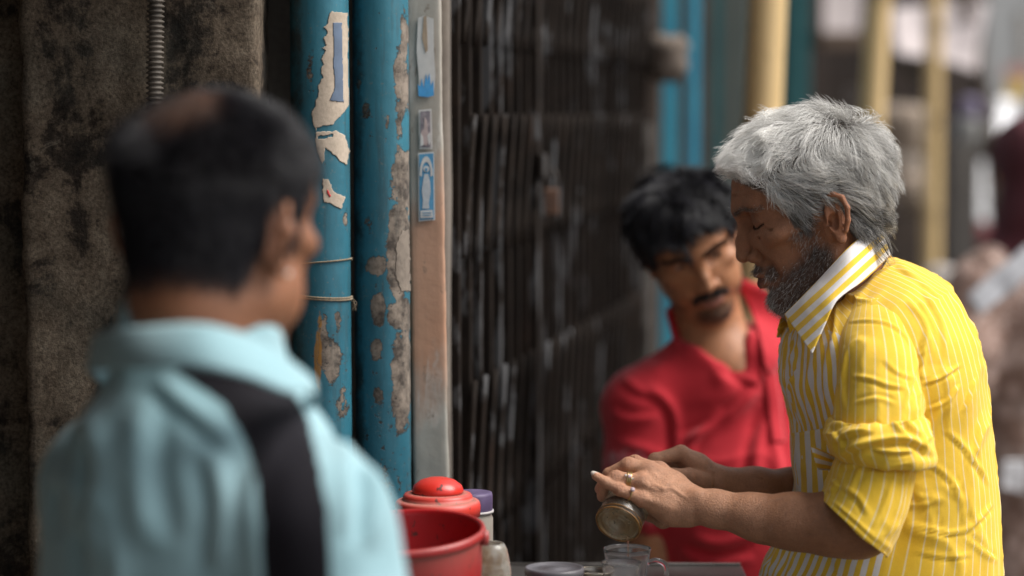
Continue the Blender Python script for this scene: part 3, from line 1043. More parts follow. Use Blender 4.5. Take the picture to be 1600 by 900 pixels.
class Field:
    def __init__(s, xs, ys, zs):
        s.ax = [np.asarray(a, np.float32) for a in (xs, ys, zs)]
        s.f = np.full([len(a) for a in s.ax], .2, np.float32)
        s.fr = WORLD

    def sub(s, lo, hi):
        sl = []
        for a, l, h in zip(s.ax, lo, hi):
            i, j = np.searchsorted(a, l), np.searchsorted(a, h)
            sl.append(slice(max(0, i - 1), min(len(a), j + 1)))
        g = [a[q] for a, q in zip(s.ax, sl)]
        return tuple(sl), g[0][:, None, None], g[1][None, :, None], g[2][None, None, :]

    def comb(s, sl, d, k, op):
        a = s.f[sl]
        if op == '+':
            if k > 0:
                h = np.maximum(k - np.abs(a - d), 0) / k
                s.f[sl] = np.minimum(a, d) - h * h * k * .25
            else:
                s.f[sl] = np.minimum(a, d)
        else:
            if k > 0:
                h = np.maximum(k - np.abs(a + d), 0) / k
                s.f[sl] = np.maximum(a, -d) + h * h * k * .25
            else:
                s.f[sl] = np.maximum(a, -d)

    def cap(s, a, b, r1, r2=None, k=4, op='+'):
        q = s.fr.k
        a, b = s.fr.w(a), s.fr.w(b)
        r2 = r1 if r2 is None else r2
        r1, r2, k = r1 * q, r2 * q, k * q
        m = max(r1, r2) + k + .006
        sl, x, y, z = s.sub(np.minimum(a, b) - m, np.maximum(a, b) + m)
        if 0 in s.f[sl].shape:
            return
        ba = b - a
        L = float(ba @ ba) + 1e-12
        x, y, z = x - a[0], y - a[1], z - a[2]
        t = np.clip((x * ba[0] + y * ba[1] + z * ba[2]) / L, 0, 1)
        d = np.sqrt((x - t * ba[0]) ** 2 + (y - t * ba[1]) ** 2 + (z - t * ba[2]) ** 2) - (r1 + (r2 - r1) * t)
        s.comb(sl, d.astype(np.float32), k, op)

    def chain(s, pts, k=4, op='+'):
        """pts: [(point, radius)...]"""
        for (a, r1), (b, r2) in zip(pts[:-1], pts[1:]):
            s.cap(a, b, r1, r2, k, op)

    def ell(s, c, r, k=6, op='+', rot=None):
        """ellipsoid with radii along the frame's axes, optionally turned by a 3x3 matrix in the frame"""
        q = s.fr.k
        c = s.fr.w(c)
        r = np.array(r if np.ndim(r) else (r, r, r), float) * q
        k = k * q
        m = r.max() + k + .006
        sl, x, y, z = s.sub(c - m, c + m)
        if 0 in s.f[sl].shape:
            return
        R = s.fr.R if rot is None else s.fr.R @ np.asarray(rot)
        x, y, z = x - c[0], y - c[1], z - c[2]
        l = [x * R[0, i] + y * R[1, i] + z * R[2, i] for i in range(3)]
        k0 = np.sqrt((l[0] / r[0]) ** 2 + (l[1] / r[1]) ** 2 + (l[2] / r[2]) ** 2)
        k1 = np.sqrt((l[0] / r[0] ** 2) ** 2 + (l[1] / r[1] ** 2) ** 2 + (l[2] / r[2] ** 2) ** 2) + 1e-9
        s.comb(sl, (k0 * (k0 - 1) / k1).astype(np.float32), k, op)

    def both(s, fn, *a, **kw):
        """the same shape on the person's left and right"""
        for g in (1, -1):
            mir = lambda p: (p[0] * g, p[1], p[2])
            if fn == 'cap':
                s.cap(mir(a[0]), mir(a[1]), *a[2:], **kw)
            elif fn == 'chain':
                s.chain([(mir(p), r) for p, r in a[0]], **kw)
            else:
                s.ell(mir(a[0]), *a[1:], **kw)

    def mesh(s):
        """surface nets"""
        f = s.f
        ng = f < 0
        n = [k - 1 for k in f.shape]
        cnt = np.zeros(n, np.int8)
        for dx in (0, 1):
            for dy in (0, 1):
                for dz in (0, 1):
                    cnt += ng[dx:dx + n[0], dy:dy + n[1], dz:dz + n[2]]
        I = np.nonzero((cnt > 0) & (cnt < 8))
        idx = np.full(n, -1, np.int32)
        idx[I] = np.arange(len(I[0]))
        co = [(dx, dy, dz) for dx in (0, 1) for dy in (0, 1) for dz in (0, 1)]
        val = {c: f[I[0] + c[0], I[1] + c[1], I[2] + c[2]] for c in co}
        acc = np.zeros((len(I[0]), 3)); num = np.zeros(len(I[0]))
        for a in co:
            for ax in range(3):
                if a[ax]:
                    continue
                b = list(a); b[ax] = 1; b = tuple(b)
                va, vb = val[a], val[b]
                m = (va < 0) != (vb < 0)
                t = np.where(m, va / np.where(m, va - vb, 1), 0)
                p = np.tile(np.array(a, float), (len(t), 1)); p[:, ax] = t
                acc += p * m[:, None]; num += m
        fr_ = acc / num[:, None]
        v = np.stack([s.ax[k][I[k]] + fr_[:, k] * (s.ax[k][np.minimum(I[k] + 1, len(s.ax[k]) - 1)] - s.ax[k][I[k]]) for k in range(3)], 1)
        faces = []
        for ax in range(3):
            o1, o2 = [(1, 2), (2, 0), (0, 1)][ax]
            A = [slice(None)] * 3; B = [slice(None)] * 3
            A[ax] = slice(0, -1); B[ax] = slice(1, None)
            for q in (o1, o2):
                A[q] = slice(1, -1); B[q] = slice(1, -1)
            na, nb = ng[tuple(A)], ng[tuple(B)]
            E = np.nonzero(na != nb)
            base = [E[0].copy(), E[1].copy(), E[2].copy()]
            for q in (o1, o2):
                base[q] = base[q] + 1
            def cell(d1, d2):
                c = [b_.copy() for b_ in base]
                c[o1] = c[o1] - d1; c[o2] = c[o2] - d2
                return idx[c[0], c[1], c[2]]
            q4 = np.stack([cell(1, 1), cell(0, 1), cell(0, 0), cell(1, 0)], 1)
            fl = nb[E]
            q4[fl] = q4[fl][:, ::-1]
            faces.append(q4)
        return v, np.concatenate(faces)


def vnormals(v, f):
    a, b, c, d = (v[f[:, i]] for i in range(4))
    fn = np.cross(c - a, d - b)
    n = np.zeros_like(v)
    for i in range(4):
        np.add.at(n, f[:, i], fn)
    return n / (np.linalg.norm(n, axis=1)[:, None] + 1e-12)


def relax(v, f, it=2, lam=.5):
    n = len(v)
    e = np.concatenate([f[:, [0, 1]], f[:, [1, 2]], f[:, [2, 3]], f[:, [3, 0]]])
    e = np.concatenate([e, e[:, ::-1]])
    deg = np.bincount(e[:, 0], minlength=n)[:, None]
    for _ in range(it):
        s_ = np.stack([np.bincount(e[:, 0], weights=v[e[:, 1], k], minlength=n) for k in range(3)], 1)
        v = v + lam * (s_ / np.maximum(deg, 1) - v)
    return v


def sculpt_head(F, fr, eyes='open', gaunt=0.0, nose=1.0, wide=1.0, ear=True, mouth=0.0, flare=.40):
    """a man's head in millimetres about the ear canals: x to his left, y forward, z up"""
    F.fr = fr
    W = wide
    F.ell((0, -6, 50), (75 * W, 93, 79), 4)
    F.ell((0, 42, 52), (60 * W, 55, 52), 20)
    F.ell((0, 40, -8), (56 * W, 58, 72), 18)
    F.ell((0, 45, -62), (42 * W, 40, 30), 18)
    F.both('cap', (47 * W, 8, -48), (15, 76, -79), 15, 13, k=16)
    F.both('cap', (52 * W, 0, -8), (48 * W, 8, -48), 15, 15, k=18)
    F.both('ell', (46 * W, 60, 3), (19, 20, 14), 14)
    F.both('cap', (50 * W, 54, 6), (64 * W, 12, 10), 8, 6, k=14)
    F.both('cap', (9, 91, 41), (40, 79, 45), 8, 7, k=12)
    F.ell((0, 90, 46), (18, 9, 10), 12)
    F.ell((0, 84, -81), (15, 14, 12), 14)
    if gaunt:
        F.both('ell', (60 * W, 50, -34), (15, 22, 22), 22 * gaunt + 6, op='-')
        F.both('ell', (70 * W, 62, 48), (13, 22, 22), 14, op='-')
    # eye hollows, balls under the lids
    F.both('ell', (31, 94, 28), (17, 15, 11), 10, op='-')
    F.both('ell', (16, 96, 26), (7, 10, 9), 8, op='-')
    if eyes == 'closed':
        F.both('ell', (31, 72, 27), (15, 14.5, 13.5), 4)
        F.both('chain', [((18, 84, 20.5), .7), ((26, 87.2, 17.5), .8), ((34, 87, 17.5), .8), ((43, 80.5, 21), .7)], k=1.8, op='-')
        F.both('chain', [((17, 84, 35), .7), ((26, 87, 39), .9), ((36, 85.5, 39), .9), ((44, 79, 35), .7)], k=3, op='-')
        F.both('chain', [((20, 84, 14), 1.0), ((30, 84, 9), 1.4), ((42, 77, 11), 1.2)], k=5)
        F.both('chain', [((18, 84, 10), .6), ((29, 83, 4), .8), ((40, 77, 5), .8)], k=5, op='-')
    else:
        F.both('ell', (31, 72, 27), (14.5, 14, 13), 4)
        F.both('chain', [((19, 83, 25.5), 1.4), ((25, 86, 26), 4.0), ((31, 88, 26.5), 5.0), ((37, 86, 26.5), 4.2), ((43.5, 81, 26.5), 1.6)], k=1.5, op='-')
        F.both('chain', [((17, 84, 33), .7), ((26, 87, 36.5), .9), ((36, 85.5, 36.5), .9), ((44, 79, 33), .7)], k=3, op='-')
        F.both('ell', (31, 71.5, 27), 12.4, 0)
    # nose
    N = nose
    F.cap((0, 90, 32), (0, 96 + 8 * N, 5), 7, 8, k=10)
    F.cap((0, 96 + 8 * N, 5), (0, 98 + 11 * N, -11), 8, 9.5, k=6)
    F.both('ell', (13, 95 + N, -17), (8, 10, 7.5), 5)
    F.both('ell', (7, 99 + 2 * N, -25), (4, 6, 4), 2.5, op='-')
    F.both('chain', [((20, 91, -8), .6), ((22.5, 90, -17), .8), ((19, 90, -25), .6)], k=5, op='-')
    # mouth
    F.ell((0, 78, -45), (27, 21, 22), 12)
    F.both('chain', [((0, 99.5, -38.5), 4.2), ((10, 97.5, -39.5), 4.2), ((24, 86, -45), 2)], k=5)
    F.chain([((24, 85, -47), 2.0), ((11, 95, -52), 5), ((0, 97, -53), 5.6), ((-11, 95, -52), 5), ((-24, 85, -47), 2.0)], k=5)
    F.chain([((26, 85, -47), .8), ((12, 99, -45.5), 1.0 + mouth), ((0, 102, -45.5), 1.2 + mouth), ((-12, 99, -45.5), 1.0 + mouth), ((-26, 85, -47), .8)], k=2.0, op='-')
    F.chain([((14, 93, -64), 1.5), ((0, 96, -65), 2), ((-14, 93, -64), 1.5)], k=8, op='-')
    F.chain([((0, 103, -28), 1.0), ((0, 103.5, -35), 1.4)], k=4, op='-')
    F.both('chain', [((21, 91, -16), .8), ((30, 85, -32), 1.4), ((33, 79, -48), 1.0)], k=7, op='-')
    if ear:
        for g in (1, -1):
            E = lambda b, u, o=0: (g * (71 * W + flare * b + o), -b, u)
            F.ell(E(8, 1, -1), (4.5, 15, 25), 7, rot=rotz_np(-g * math.atan(flare)))
            F.ell(E(-4, -10, -4), (8, 9, 14), 7)
            F.chain([(E(-8, 6, 1), 2.4), (E(-7, 17, 2), 2.8), (E(0, 27, 3), 3.2), (E(12, 30, 4), 3.4), (E(21, 22, 4), 3.6), (E(23, 8, 4), 3.4), (E(19, -7, 4), 3.2), (E(13, -18, 4), 3.2)], k=2.5)
            F.ell(E(5, -25, 3), (4, 7, 8), 5)
            F.ell(E(4, -4, 5), (6, 8.5, 11), 2.5, op='-', rot=rotz_np(-g * math.atan(flare)))
            F.chain([(E(4, 20, 5), 2.0), (E(13, 22, 5), 2.0), (E(17, 10, 5), 1.6)], k=3, op='-')
            F.chain([(E(12, 16, 3), 2.2), (E(12.5, 4, 4), 2.4), (E(9, -10, 4), 2.4), (E(4, -16, 3), 2.4)], k=3)
            F.ell(E(-7, -4, 3), (3, 3, 5), 3)
            F.ell(E(-2, -4, 2), (5, 3.2, 4), 2, op='-')


def rotz_np(a):
    c, s_ = math.cos(a), math.sin(a)
    return np.array([[c, -s_, 0], [s_, c, 0], [0, 0, 1.0]])


def skin_mat(name, rough=.5, sss=.12, bump=.35, scale=1.0):
    s = NT(name)
    c = s.attr('Col', 'Color')
    n = s.noise(55 * scale, 6, .6)
    f = s.noise(420 * scale, 4, .65)
    c = s.mix(.55, c, s.mix(1, c, s.ramp(n, [(.3, (.72, .70, .68)), (.7, (1.24, 1.22, 1.2))]), 'MULTIPLY'))
    c = s.mix(.35, c, s.mix(1, c, s.ramp(f, [(.3, .6), (.7, 1.35)]), 'MULTIPLY'))
    s.base(c)
    s.set(Roughness=s.math('ADD', s.math('MULTIPLY', f, .25), rough - .12))
    s.b.inputs['Subsurface Weight'].default_value = sss
    s.b.inputs['Subsurface Radius'].default_value = (1.0, .4, .25)
    s.b.inputs['Subsurface Scale'].default_value = .006
    c_sp = s.ramp(s.noise(120 * scale, 3, .5), [(.66, 0), (.72, .5)])
    s.base(s.mix(c_sp, c, s.mix(1, c, (.55, .5, .48), 'MULTIPLY')))
    lum = s.n('ShaderNodeRGBToBW'); s.l(s.attr('Col', 'Color'), lum.inputs[0])
    s.l(s.ramp(lum.outputs[0], [(.02, .03), (.10, .45)]), s.b.inputs['Specular IOR Level'])
    cr = s.n('ShaderNodeTexVoronoi'); cr.feature = 'DISTANCE_TO_EDGE'; cr.inputs['Scale'].default_value = 330 * scale; s.l(s.co(1, 1, 1.6), cr.inputs['Vector'])
    s.bump(s.math('ADD', s.math('ADD', s.math('MULTIPLY', n, .8), f), s.math('MULTIPLY', s.ramp(cr.outputs[0], [(0, 0), (.14, 1)]), .35)), bump, .0011)
    return s.m


def blob(q, c, r, soft=.5, mirror=True):
    """weight 0..1 of a soft ellipsoid in head coordinates"""
    w_ = 0
    for g in ((1, -1) if mirror else (1,)):
        d = np.sqrt((((q - np.array([c[0] * g, c[1], c[2]])) / np.array(r)) ** 2).sum(1))
        w_ = np.maximum(w_, 1 - sstep(1 - soft, 1 + soft * .3, d))
    return w_


def lerpc(c, col, w_):
    return c + (np.array(col) - c) * w_[:, None]


def hair_curves(name, pts, rad, mat, par, tone=None):
    """pts (n, m, 3) strands, rad (m,) or (n, m)"""
    n, m = pts.shape[:2]
    hc = bpy.data.hair_curves.new(name)
    hc.add_curves([m] * n)
    hc.attributes['position'].data.foreach_set('vector', np.ascontiguousarray(pts, np.float32).ravel())
    if np.ndim(rad) == 1:
        rad = np.tile(rad, (n, 1))
    a = hc.attributes.get('radius') or hc.attributes.new('radius', 'FLOAT', 'POINT')
    a.data.foreach_set('value', np.ascontiguousarray(rad, np.float32).ravel())
    if tone is not None:
        a = hc.attributes.new('tone', 'FLOAT', 'POINT')
        tt = tone if np.ndim(tone) == 2 else np.tile(np.asarray(tone)[:, None], (1, m))
        a.data.foreach_set('value', np.ascontiguousarray(tt, np.float32).ravel())
    hc.materials.append(mat)
    o = bpy.data.objects.new(name, hc)
    COL.objects.link(o)
    return parent(o, par)


def hair_mat(name, dark, light, rough=.45, spec=.4):
    s = NT(name)
    t = s.attr('tone')
    hi = s.n('ShaderNodeHairInfo')
    t2 = s.math('ADD', t, s.math('MULTIPLY', s.math('SUBTRACT', hi.outputs['Random'], .5), .45))
    s.base(s.mix(s.ramp(t2, [(0, 0), (1, 1)]), dark, light))
    s.set(Roughness=rough)
    s.b.inputs['Specular IOR Level'].default_value = spec
    return s.m


def pick(v, f, wt, n):
    """n random points on the faces, in proportion to area times the mean of wt over the corners; returns points and face normals"""
    a, b, c, d = (v[f[:, i]] for i in range(4))
    cr = np.cross(c - a, d - b)
    ar = .5 * np.linalg.norm(cr, axis=1)
    p_ = ar * wt[f].mean(1)
    if p_.sum() <= 0:
        return np.zeros((0, 3)), np.zeros((0, 3))
    k = RNG.choice(len(f), n, p=p_ / p_.sum())
    s_, t_ = RNG.random(n)[:, None], RNG.random(n)[:, None]
    pts = (a[k] * (1 - s_) + b[k] * s_) * (1 - t_) + (d[k] * (1 - s_) + c[k] * s_) * t_
    nr = cr[k] / (np.linalg.norm(cr[k], axis=1)[:, None] + 1e-12)
    return pts, nr


def unit(a):
    return a / (np.linalg.norm(a, axis=-1, keepdims=True) + 1e-9)


def seg_dist(qx, qy, pl):
    """distance to a pixel polyline, with sign by side, and position 0..1 along it"""
    best = np.full(qx.shape, 1e9); sg = np.zeros_like(best); al = np.zeros_like(best)
    pl = np.array(pl, float)
    L = np.concatenate([[0], np.cumsum(np.linalg.norm(np.diff(pl, axis=0), axis=1))])
    for i in range(len(pl) - 1):
        a, b = pl[i], pl[i + 1]
        ba = b - a
        t = np.clip(((qx - a[0]) * ba[0] + (qy - a[1]) * ba[1]) / (ba @ ba), 0, 1)
        dx, dy = qx - a[0] - t * ba[0], qy - a[1] - t * ba[1]
        d = np.hypot(dx, dy)
        m = d < best
        best[m] = d[m]
        sg[m] = np.sign(ba[0] * dy - ba[1] * dx)[m]
        al[m] = ((L[i] + t * np.sqrt(ba @ ba)) / L[-1])[m]
    return best, sg, al


def folds(v, nrm, lines, near=True):
    """cloth folds: each line (pixels of the photograph) raises a ridge with a hollow on one side of it.
    lines: (polyline, height mm, width px, hollow side +1/-1/0)"""
    qx, qy, _ = proj(v)
    vw = unit(CAMP - v)
    face = np.clip((nrm * vw).sum(1) * 3, 0, 1) if near else np.ones(len(v))
    out = np.zeros(len(v))
    for pl, h, wd, side in lines:
        pl = np.array(crom(np.array(pl, float), max(8, 4 * len(pl))))
        lo, hi = pl.min(0) - wd * 4, pl.max(0) + wd * 4
        m = (qx > lo[0]) & (qx < hi[0]) & (qy > lo[1]) & (qy < hi[1])
        if not m.any():
            continue
        d, sg, al = seg_dist(qx[m], qy[m], pl)
        tp = np.clip(np.minimum(al, 1 - al) * 5, 0, 1) ** .7
        r = np.exp(-(d / wd) ** 2)
        if side:
            sd = d * sg * side
            r = r * 1.0 - .8 * np.exp(-((sd - wd * 1.25) / (wd * .8)) ** 2)
        out[m] += h * .001 * tp * r
    return v + nrm * (out * face)[:, None]
# ================================================================== PEOPLE
M_skin_a = skin_mat('skin_weathered', .46, .06, .85)
M_skin_b = skin_mat('skin_smooth', .46, .12, .2)


def px3(px, py, d, dd=0.0):
    return P(px, py, d + dd * .001)


def legs(F, hip, fr, h=None):
    """hips, legs and feet under the clothes, down to the street"""
    F.fr = WORLD
    hip = np.array(hip)
    le, fw = fr.R[:, 0].copy(), fr.R[:, 1].copy()
    le[2] = fw[2] = 0
    le, fw = unit(le), unit(fw)
    for g in (1, -1):
        a = hip + le * .085 * g
        kn = np.array([a[0], a[1], hip[2] * .52]) + le * .015 * g + fw * .015
        an = np.array([a[0], a[1], .085]) + le * .02 * g - fw * .01
        F.chain([(a, .075), (kn, .052), (an, .036)], k=.03)
        F.cap(an - fw * .03 + np.array([0, 0, -.05]), an + fw * .14 + np.array([0, 0, -.06]), .034, .026, k=.03)


def trousers(hip, fr, mat, par, zlow=.06):
    hip = np.array(hip)
    le, fw = fr.R[:, 0].copy(), fr.R[:, 1].copy()
    le[2] = fw[2] = 0
    le, fw = unit(le), unit(fw)
    F = Field(axis_pts([(hip[0] - .32, hip[0] + .32, .012)]), axis_pts([(hip[1] - .32, hip[1] + .32, .012)]), axis_pts([(zlow, hip[2] + .14, .016)]))
    F.cap(hip + np.array([0, 0, .10]), hip - np.array([0, 0, .02]), .125, .135, k=.02)
    for g in (1, -1):
        a = hip + le * .085 * g
        kn = np.array([a[0], a[1], hip[2] * .52]) + le * .015 * g + fw * .015
        an = np.array([a[0], a[1], .11]) + le * .02 * g - fw * .01
        F.chain([(a, .098), (kn, .078), (an, .066)], k=.03)
    v, f = F.mesh()
    v += vnormals(v, f) * ((fbm(v * np.array([9, 9, 3]), 3, 8) - .5) * .03)[:, None]
    return mesh_np('trousers', v, f, mat, par)


# ------------------------------------------------------------------ the grey haired man in the yellow shirt
HY = head_frame(P(1283, 340, 3.03), (-1, -.03, 0), 20)
xs = axis_pts([(.080, .25, .0015), (.25, .50, .0018), (.50, .66, .006)])
ys = axis_pts([(2.76, 2.85, .004), (2.85, 3.14, .0018), (3.14, 3.32, .006)])
zs = axis_pts([(-.005, .95, .014), (.95, 1.075, .005), (1.075, 1.215, .0015), (1.215, 1.345, .004), (1.345, 1.63, .0018)])
F = Field(xs, ys, zs)
sculpt_head(F, HY, 'closed', gaunt=.6, nose=.9, wide=.97)
F.fr = HY
# heavier lids, hollow temple, folds beside the mouth of an older man
F.both('chain', [((23, 92, -11), 1.0), ((32, 85, -30), 2.2), ((34, 79, -52), 1.6)], k=8, op='-')
F.both('chain', [((22, 84, 12), .6), ((32, 82, 6), 1.1), ((43, 76, 9), .7)], k=4, op='-')
for zf in (62, 69):
    F.chain([((-34, 84, zf), .5), ((-15, 94, zf + 2), .8), ((15, 94, zf + 2), .8), ((34, 84, zf), .5)], k=3.5, op='-')
for k_ in range(3):
    F.both('chain', [((45, 78, 27 - 5 * k_), .6), ((54, 70, 29 - 9 * k_), .9), ((60, 62, 29 - 12 * k_), .5)], k=3, op='-')
F.cap((0, -6, -10), (0, 2, -72), 50, 46, k=25)
F.both('cap', (50, -8, -22), (22, 22, -110), 9, 9, k=14)                       # neck cords
F.fr = WORLD
nb = P(1312, 480, 3.05)
F.cap(HY.w((0, 0, -62)), nb, .047, .054, k=.03)
F.cap(nb, P(1392, 640, 3.06), .052, .095, k=.05)
F.cap(P(1392, 640, 3.06), P(1380, 960, 3.06), .095, .108, k=.05)
hipY = P(1382, 1010, 3.06)
legs(F, hipY, HY)
# near (left) arm
F.fr = WORLD
F.chain([(P(1370, 545, 2.96), .036), (P(1372, 690, 2.875), .038), (P(1352, 818, 2.850), .035), ], k=.02)
F.chain([(P(1352, 820, 2.850), .0345), (P(1300, 816, 2.850), .0345), (P(1240, 812, 2.862), .0305), (P(1175, 806, 2.88), .0255), (P(1118, 795, 2.895), .0212), (P(1086, 790, 2.903), .0205)], k=.012)
F.cap(P(1330, 838, 2.85), P(1200, 826, 2.87), .018, .010, k=.03)
DN = 2.905


def n3(x, y, dd):
    return P(x, y, DN + dd * .001)


mm = .001
hand = [
    [(n3(1084, 780, 12), 15 * mm), (n3(1054, 755, 24), 12.5 * mm), (n3(1030, 736, 30), 10.5 * mm)],
    [(n3(1082, 784, 6), 15 * mm), (n3(1046, 757, 11), 12.5 * mm), (n3(1014, 735, 14), 10.8 * mm)],
    [(n3(1078, 792, 0), 15 * mm), (n3(1040, 771, 1), 12 * mm), (n3(1003, 753, 2), 10.2 * mm)],
    [(n3(1072, 800, -2), 14 * mm), (n3(1036, 788, -4), 11.5 * mm), (n3(1003, 779, -5), 9.2 * mm)],
]
for c in hand:
    F.chain(c, k=.010)
F.chain([(n3(1075, 802, 6), 15 * mm), (n3(1050, 802, 6), 13.5 * mm), (n3(1024, 792, 4), 10 * mm)], k=.012)
fingers = {
    'index': [(n3(1030, 736, 30), 9.8), (n3(992, 723, 36), 8.8), (n3(962, 738, 44), 7.6), (n3(948, 758, 46), 6.8)],
    'middle': [(n3(1014, 735, 14), 10.2), (n3(982, 727, 17), 9.2), (n3(952, 741, 26), 8.0), (n3(938, 764, 30), 7.0)],
    'ring': [(n3(1003, 753, 2), 9.6), (n3(962, 747, 3), 8.6), (n3(942, 759, 14), 7.4), (n3(941, 776, 20), 6.6)],
    'little': [(n3(1003, 779, -5), 8.6), (n3(969, 765, -6), 7.4), (n3(946, 753, -3), 6.3), (n3(931, 743.5, 0), 5.3)],
}
for nm_, c in fingers.items():
    c = [(p, r * mm) for p, r in c]
    F.chain(c, k=.0025)
    F.ell(c[1][0], c[1][1] * 1.07, k=.003)
    F.ell(c[0][0], c[0][1] * 1.12, k=.006)
# thumb closing on the far side of the glass
F.chain([(n3(1062, 800, 26), 13 * mm), (n3(1036, 812, 42), 10 * mm), (n3(1016, 803, 50), 8.5 * mm), (n3(1000, 788, 52), 7.2 * mm)], k=.006)
# tendons and veins on the back of the hand
for a_, b_ in (((1020, 741, 1.5), (1070, 778, -5)), ((1008, 757, -8.5), (1066, 786, -11)), ((1010, 780, -13.5), (1056, 795, -13))):
    F.cap(n3(*a_), n3(*b_), 1.6 * mm, 1.0 * mm, k=.006)
F.chain([(n3(1022, 757, -8.5), 1.5 * mm), (n3(1036, 764, -12), 1.7 * mm), (n3(1050, 763, -9.5), 1.6 * mm), (n3(1072, 778, -14.5), 1.6 * mm), (n3(1100, 790, -17), 1.1 * mm)], k=.003)
F.chain([(n3(1018, 772, -10.5), 1.0 * mm), (n3(1034, 778, -13), 1.1 * mm), (n3(1050, 775, -13.5), 1.1 * mm)], k=.003)
for nm_, i_, rr_ in (('ring', 1, 8.6), ('little', 1, 7.4), ('middle', 1, 9.2), ('index', 1, 8.8)):
    a_, b_, c_ = fingers[nm_][0][0], fingers[nm_][1][0], fingers[nm_][2][0]
    tx_ = unit(c_ - a_); vw_ = unit(unit(CAMP - b_) + np.array([0, 0, .8])); vw_ = unit(vw_ - tx_ * (vw_ @ tx_)); sd_ = np.cross(tx_, vw_)
    for o_ in (-.0035, 0, .0035):
        m_ = b_ + tx_ * o_ + vw_ * rr_ * mm * 1.07
        F.chain([(m_ - sd_ * .004 - vw_ * .001, .0003), (m_, .0005), (m_ + sd_ * .004 - vw_ * .001, .0003)], k=.0016, op='-')
F.ell(n3(1090, 775, -14), .006, k=.012)                                          # wrist bone
# far (right) arm and hand
DFH = 3.09
f3 = lambda x, y, dd: P(x, y, DFH + dd * .001)
F.chain([(P(1380, 560, 3.20), .045), (P(1360, 760, 3.22), .04), (P(1240, 768, 3.15), .029), (P(1180, 761, 3.12), .0235), (P(1122, 752, 3.095), .0195)], k=.015)
for c in ([(f3(1118, 750, 0), 16), (f3(1090, 728, -2), 14), (f3(1064, 708, -4), 10.5)],
          [(f3(1116, 752, 10), 15), (f3(1092, 734, 12), 13), (f3(1062, 716, 14), 10)],
          [(f3(1114, 756, 20), 14), (f3(1092, 744, 26), 12), (f3(1064, 728, 30), 9.5)]):
    F.chain([(p, r * mm) for p, r in c], k=.012)
for c in ([(f3(1064, 708, -4), 10), (f3(1024, 719, -12), 8.6), (f3(1012, 742, -20), 7.6), (f3(1020, 762, -24), 6.8)],
          [(f3(1062, 716, 14), 9.6), (f3(1024, 730, 8), 8.4), (f3(1014, 752, 0), 7.4)],
          [(f3(1064, 728, 30), 9), (f3(1030, 742, 26), 8), (f3(1020, 762, 18), 7)],
          [(f3(1102, 752, -14), 12.5), (f3(1076, 744, -26), 9.8), (f3(1052, 742, -34), 8.6), (f3(1034, 752, -38), 7.4)]):
    F.chain([(p, r * mm) for p, r in c], k=.003)
    F.ell(c[1][0], c[1][1] * 1.08 * mm, k=.003)
F.cap(f3(1112, 738, -16), f3(1080, 716, -14), 1.6 * mm, 1.2 * mm, k=.006)
vY, fY = F.mesh()
del F
nY = vnormals(vY, fY)
q = HY.loc(vY)
qx, qy, qd = proj(vY)
base = np.tile(np.array([.305, .130, .066]), (len(vY), 1))
head_m = vY[:, 2] > 1.33
base = lerpc(base, (.40, .18, .095), blob(q, (46, 62, 4), (24, 22, 20), .8) * .8 * head_m)
base = lerpc(base, (.37, .16, .082), blob(q, (0, 100, 60), (40, 30, 30), .8, False) * .6 * head_m)
base = lerpc(base, (.40, .17, .085), blob(q, (0, 108, -8), (14, 16, 22), .8, False) * .6 * head_m)
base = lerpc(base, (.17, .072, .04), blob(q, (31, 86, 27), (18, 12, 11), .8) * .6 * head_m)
base = lerpc(base, (.12, .042, .036), blob(q, (0, 98, -48), (22, 16, 9), .4, False) * .85 * head_m)
base = lerpc(base, (.38, .15, .075), blob(q, (78, -12, 0), (14, 24, 36), .6) * .5 * head_m)
lz = np.interp(np.abs(q[:, 0]), [16, 26, 36, 45], [20.5, 17.5, 17.5, 21])
lashline = head_m * (q[:, 1] > 74) * (np.abs(q[:, 0]) > 17) * (np.abs(q[:, 0]) < 46) * np.clip(1.6 - np.abs(q[:, 2] - lz) / 1.3, 0, 1)
base = lerpc(base, (.018, .010, .008), np.clip(lashline, 0, 1))
arm = (~head_m) & (qx < 1400)
hnd = sstep(1270, 1050, qx) * arm
base = lerpc(base, (.28, .125, .062), arm * 1.0)
base = lerpc(base, (.50, .255, .150), hnd)
for c_, r_ in [(c[i][0], c[i][1]) for c in fingers.values() for i in (0, 1)]:
    dk = np.linalg.norm(vY - c_, axis=1) / (r_ * mm * 1.25)
    base = lerpc(base, (.36, .155, .09), np.clip(1.25 - dk, 0, .55))


def hairline(y, tab):
    return np.interp(y, [a for a, b in tab], [b for a, b in tab])


HLY = [(-110, -40), (-60, -42), (-30, -42), (-20, -26), (-16, 22), (12, 30), (20, 4), (30, -4), (44, 2), (48, 44), (66, 58), (86, 78), (96, 92)]
scalp = sstep(-3, 6, q[:, 2] - hairline(q[:, 1], HLY)) * head_m * (np.abs(q[:, 0]) < 85) * (q[:, 1] < 96)
earm = (np.abs(q[:, 0]) > 72) & (q[:, 1] > -32) & (q[:, 1] < 12) & (q[:, 2] < 33)
scalp = scalp * ~earm
beard = head_m * (1 - scalp)
bz = np.interp(q[:, 1], [-20, 8, 26, 40, 70, 84, 100], [-44, -32, -26, -34, -46, -59, -62])
beard = beard * sstep(13, -9, q[:, 2] - bz + 10 * (fbm(q * .12, 2, 5) - .5)) * sstep(2, 16, q[:, 1]) * sstep(-103, -94, q[:, 2])
mous = blob(q, (0, 96, -34), (30, 20, 8), .5, False) * sstep(-41, -37, q[:, 2] + .0 * q[:, 0])
mous = np.maximum(mous, blob(q, (26, 84, -43), (8, 14, 14), .5)) * head_m
lips = blob(q, (0, 98, -49), (21, 15, 9), .4, False)
beard = np.clip(np.maximum(beard, mous) * (1 - lips), 0, 1)
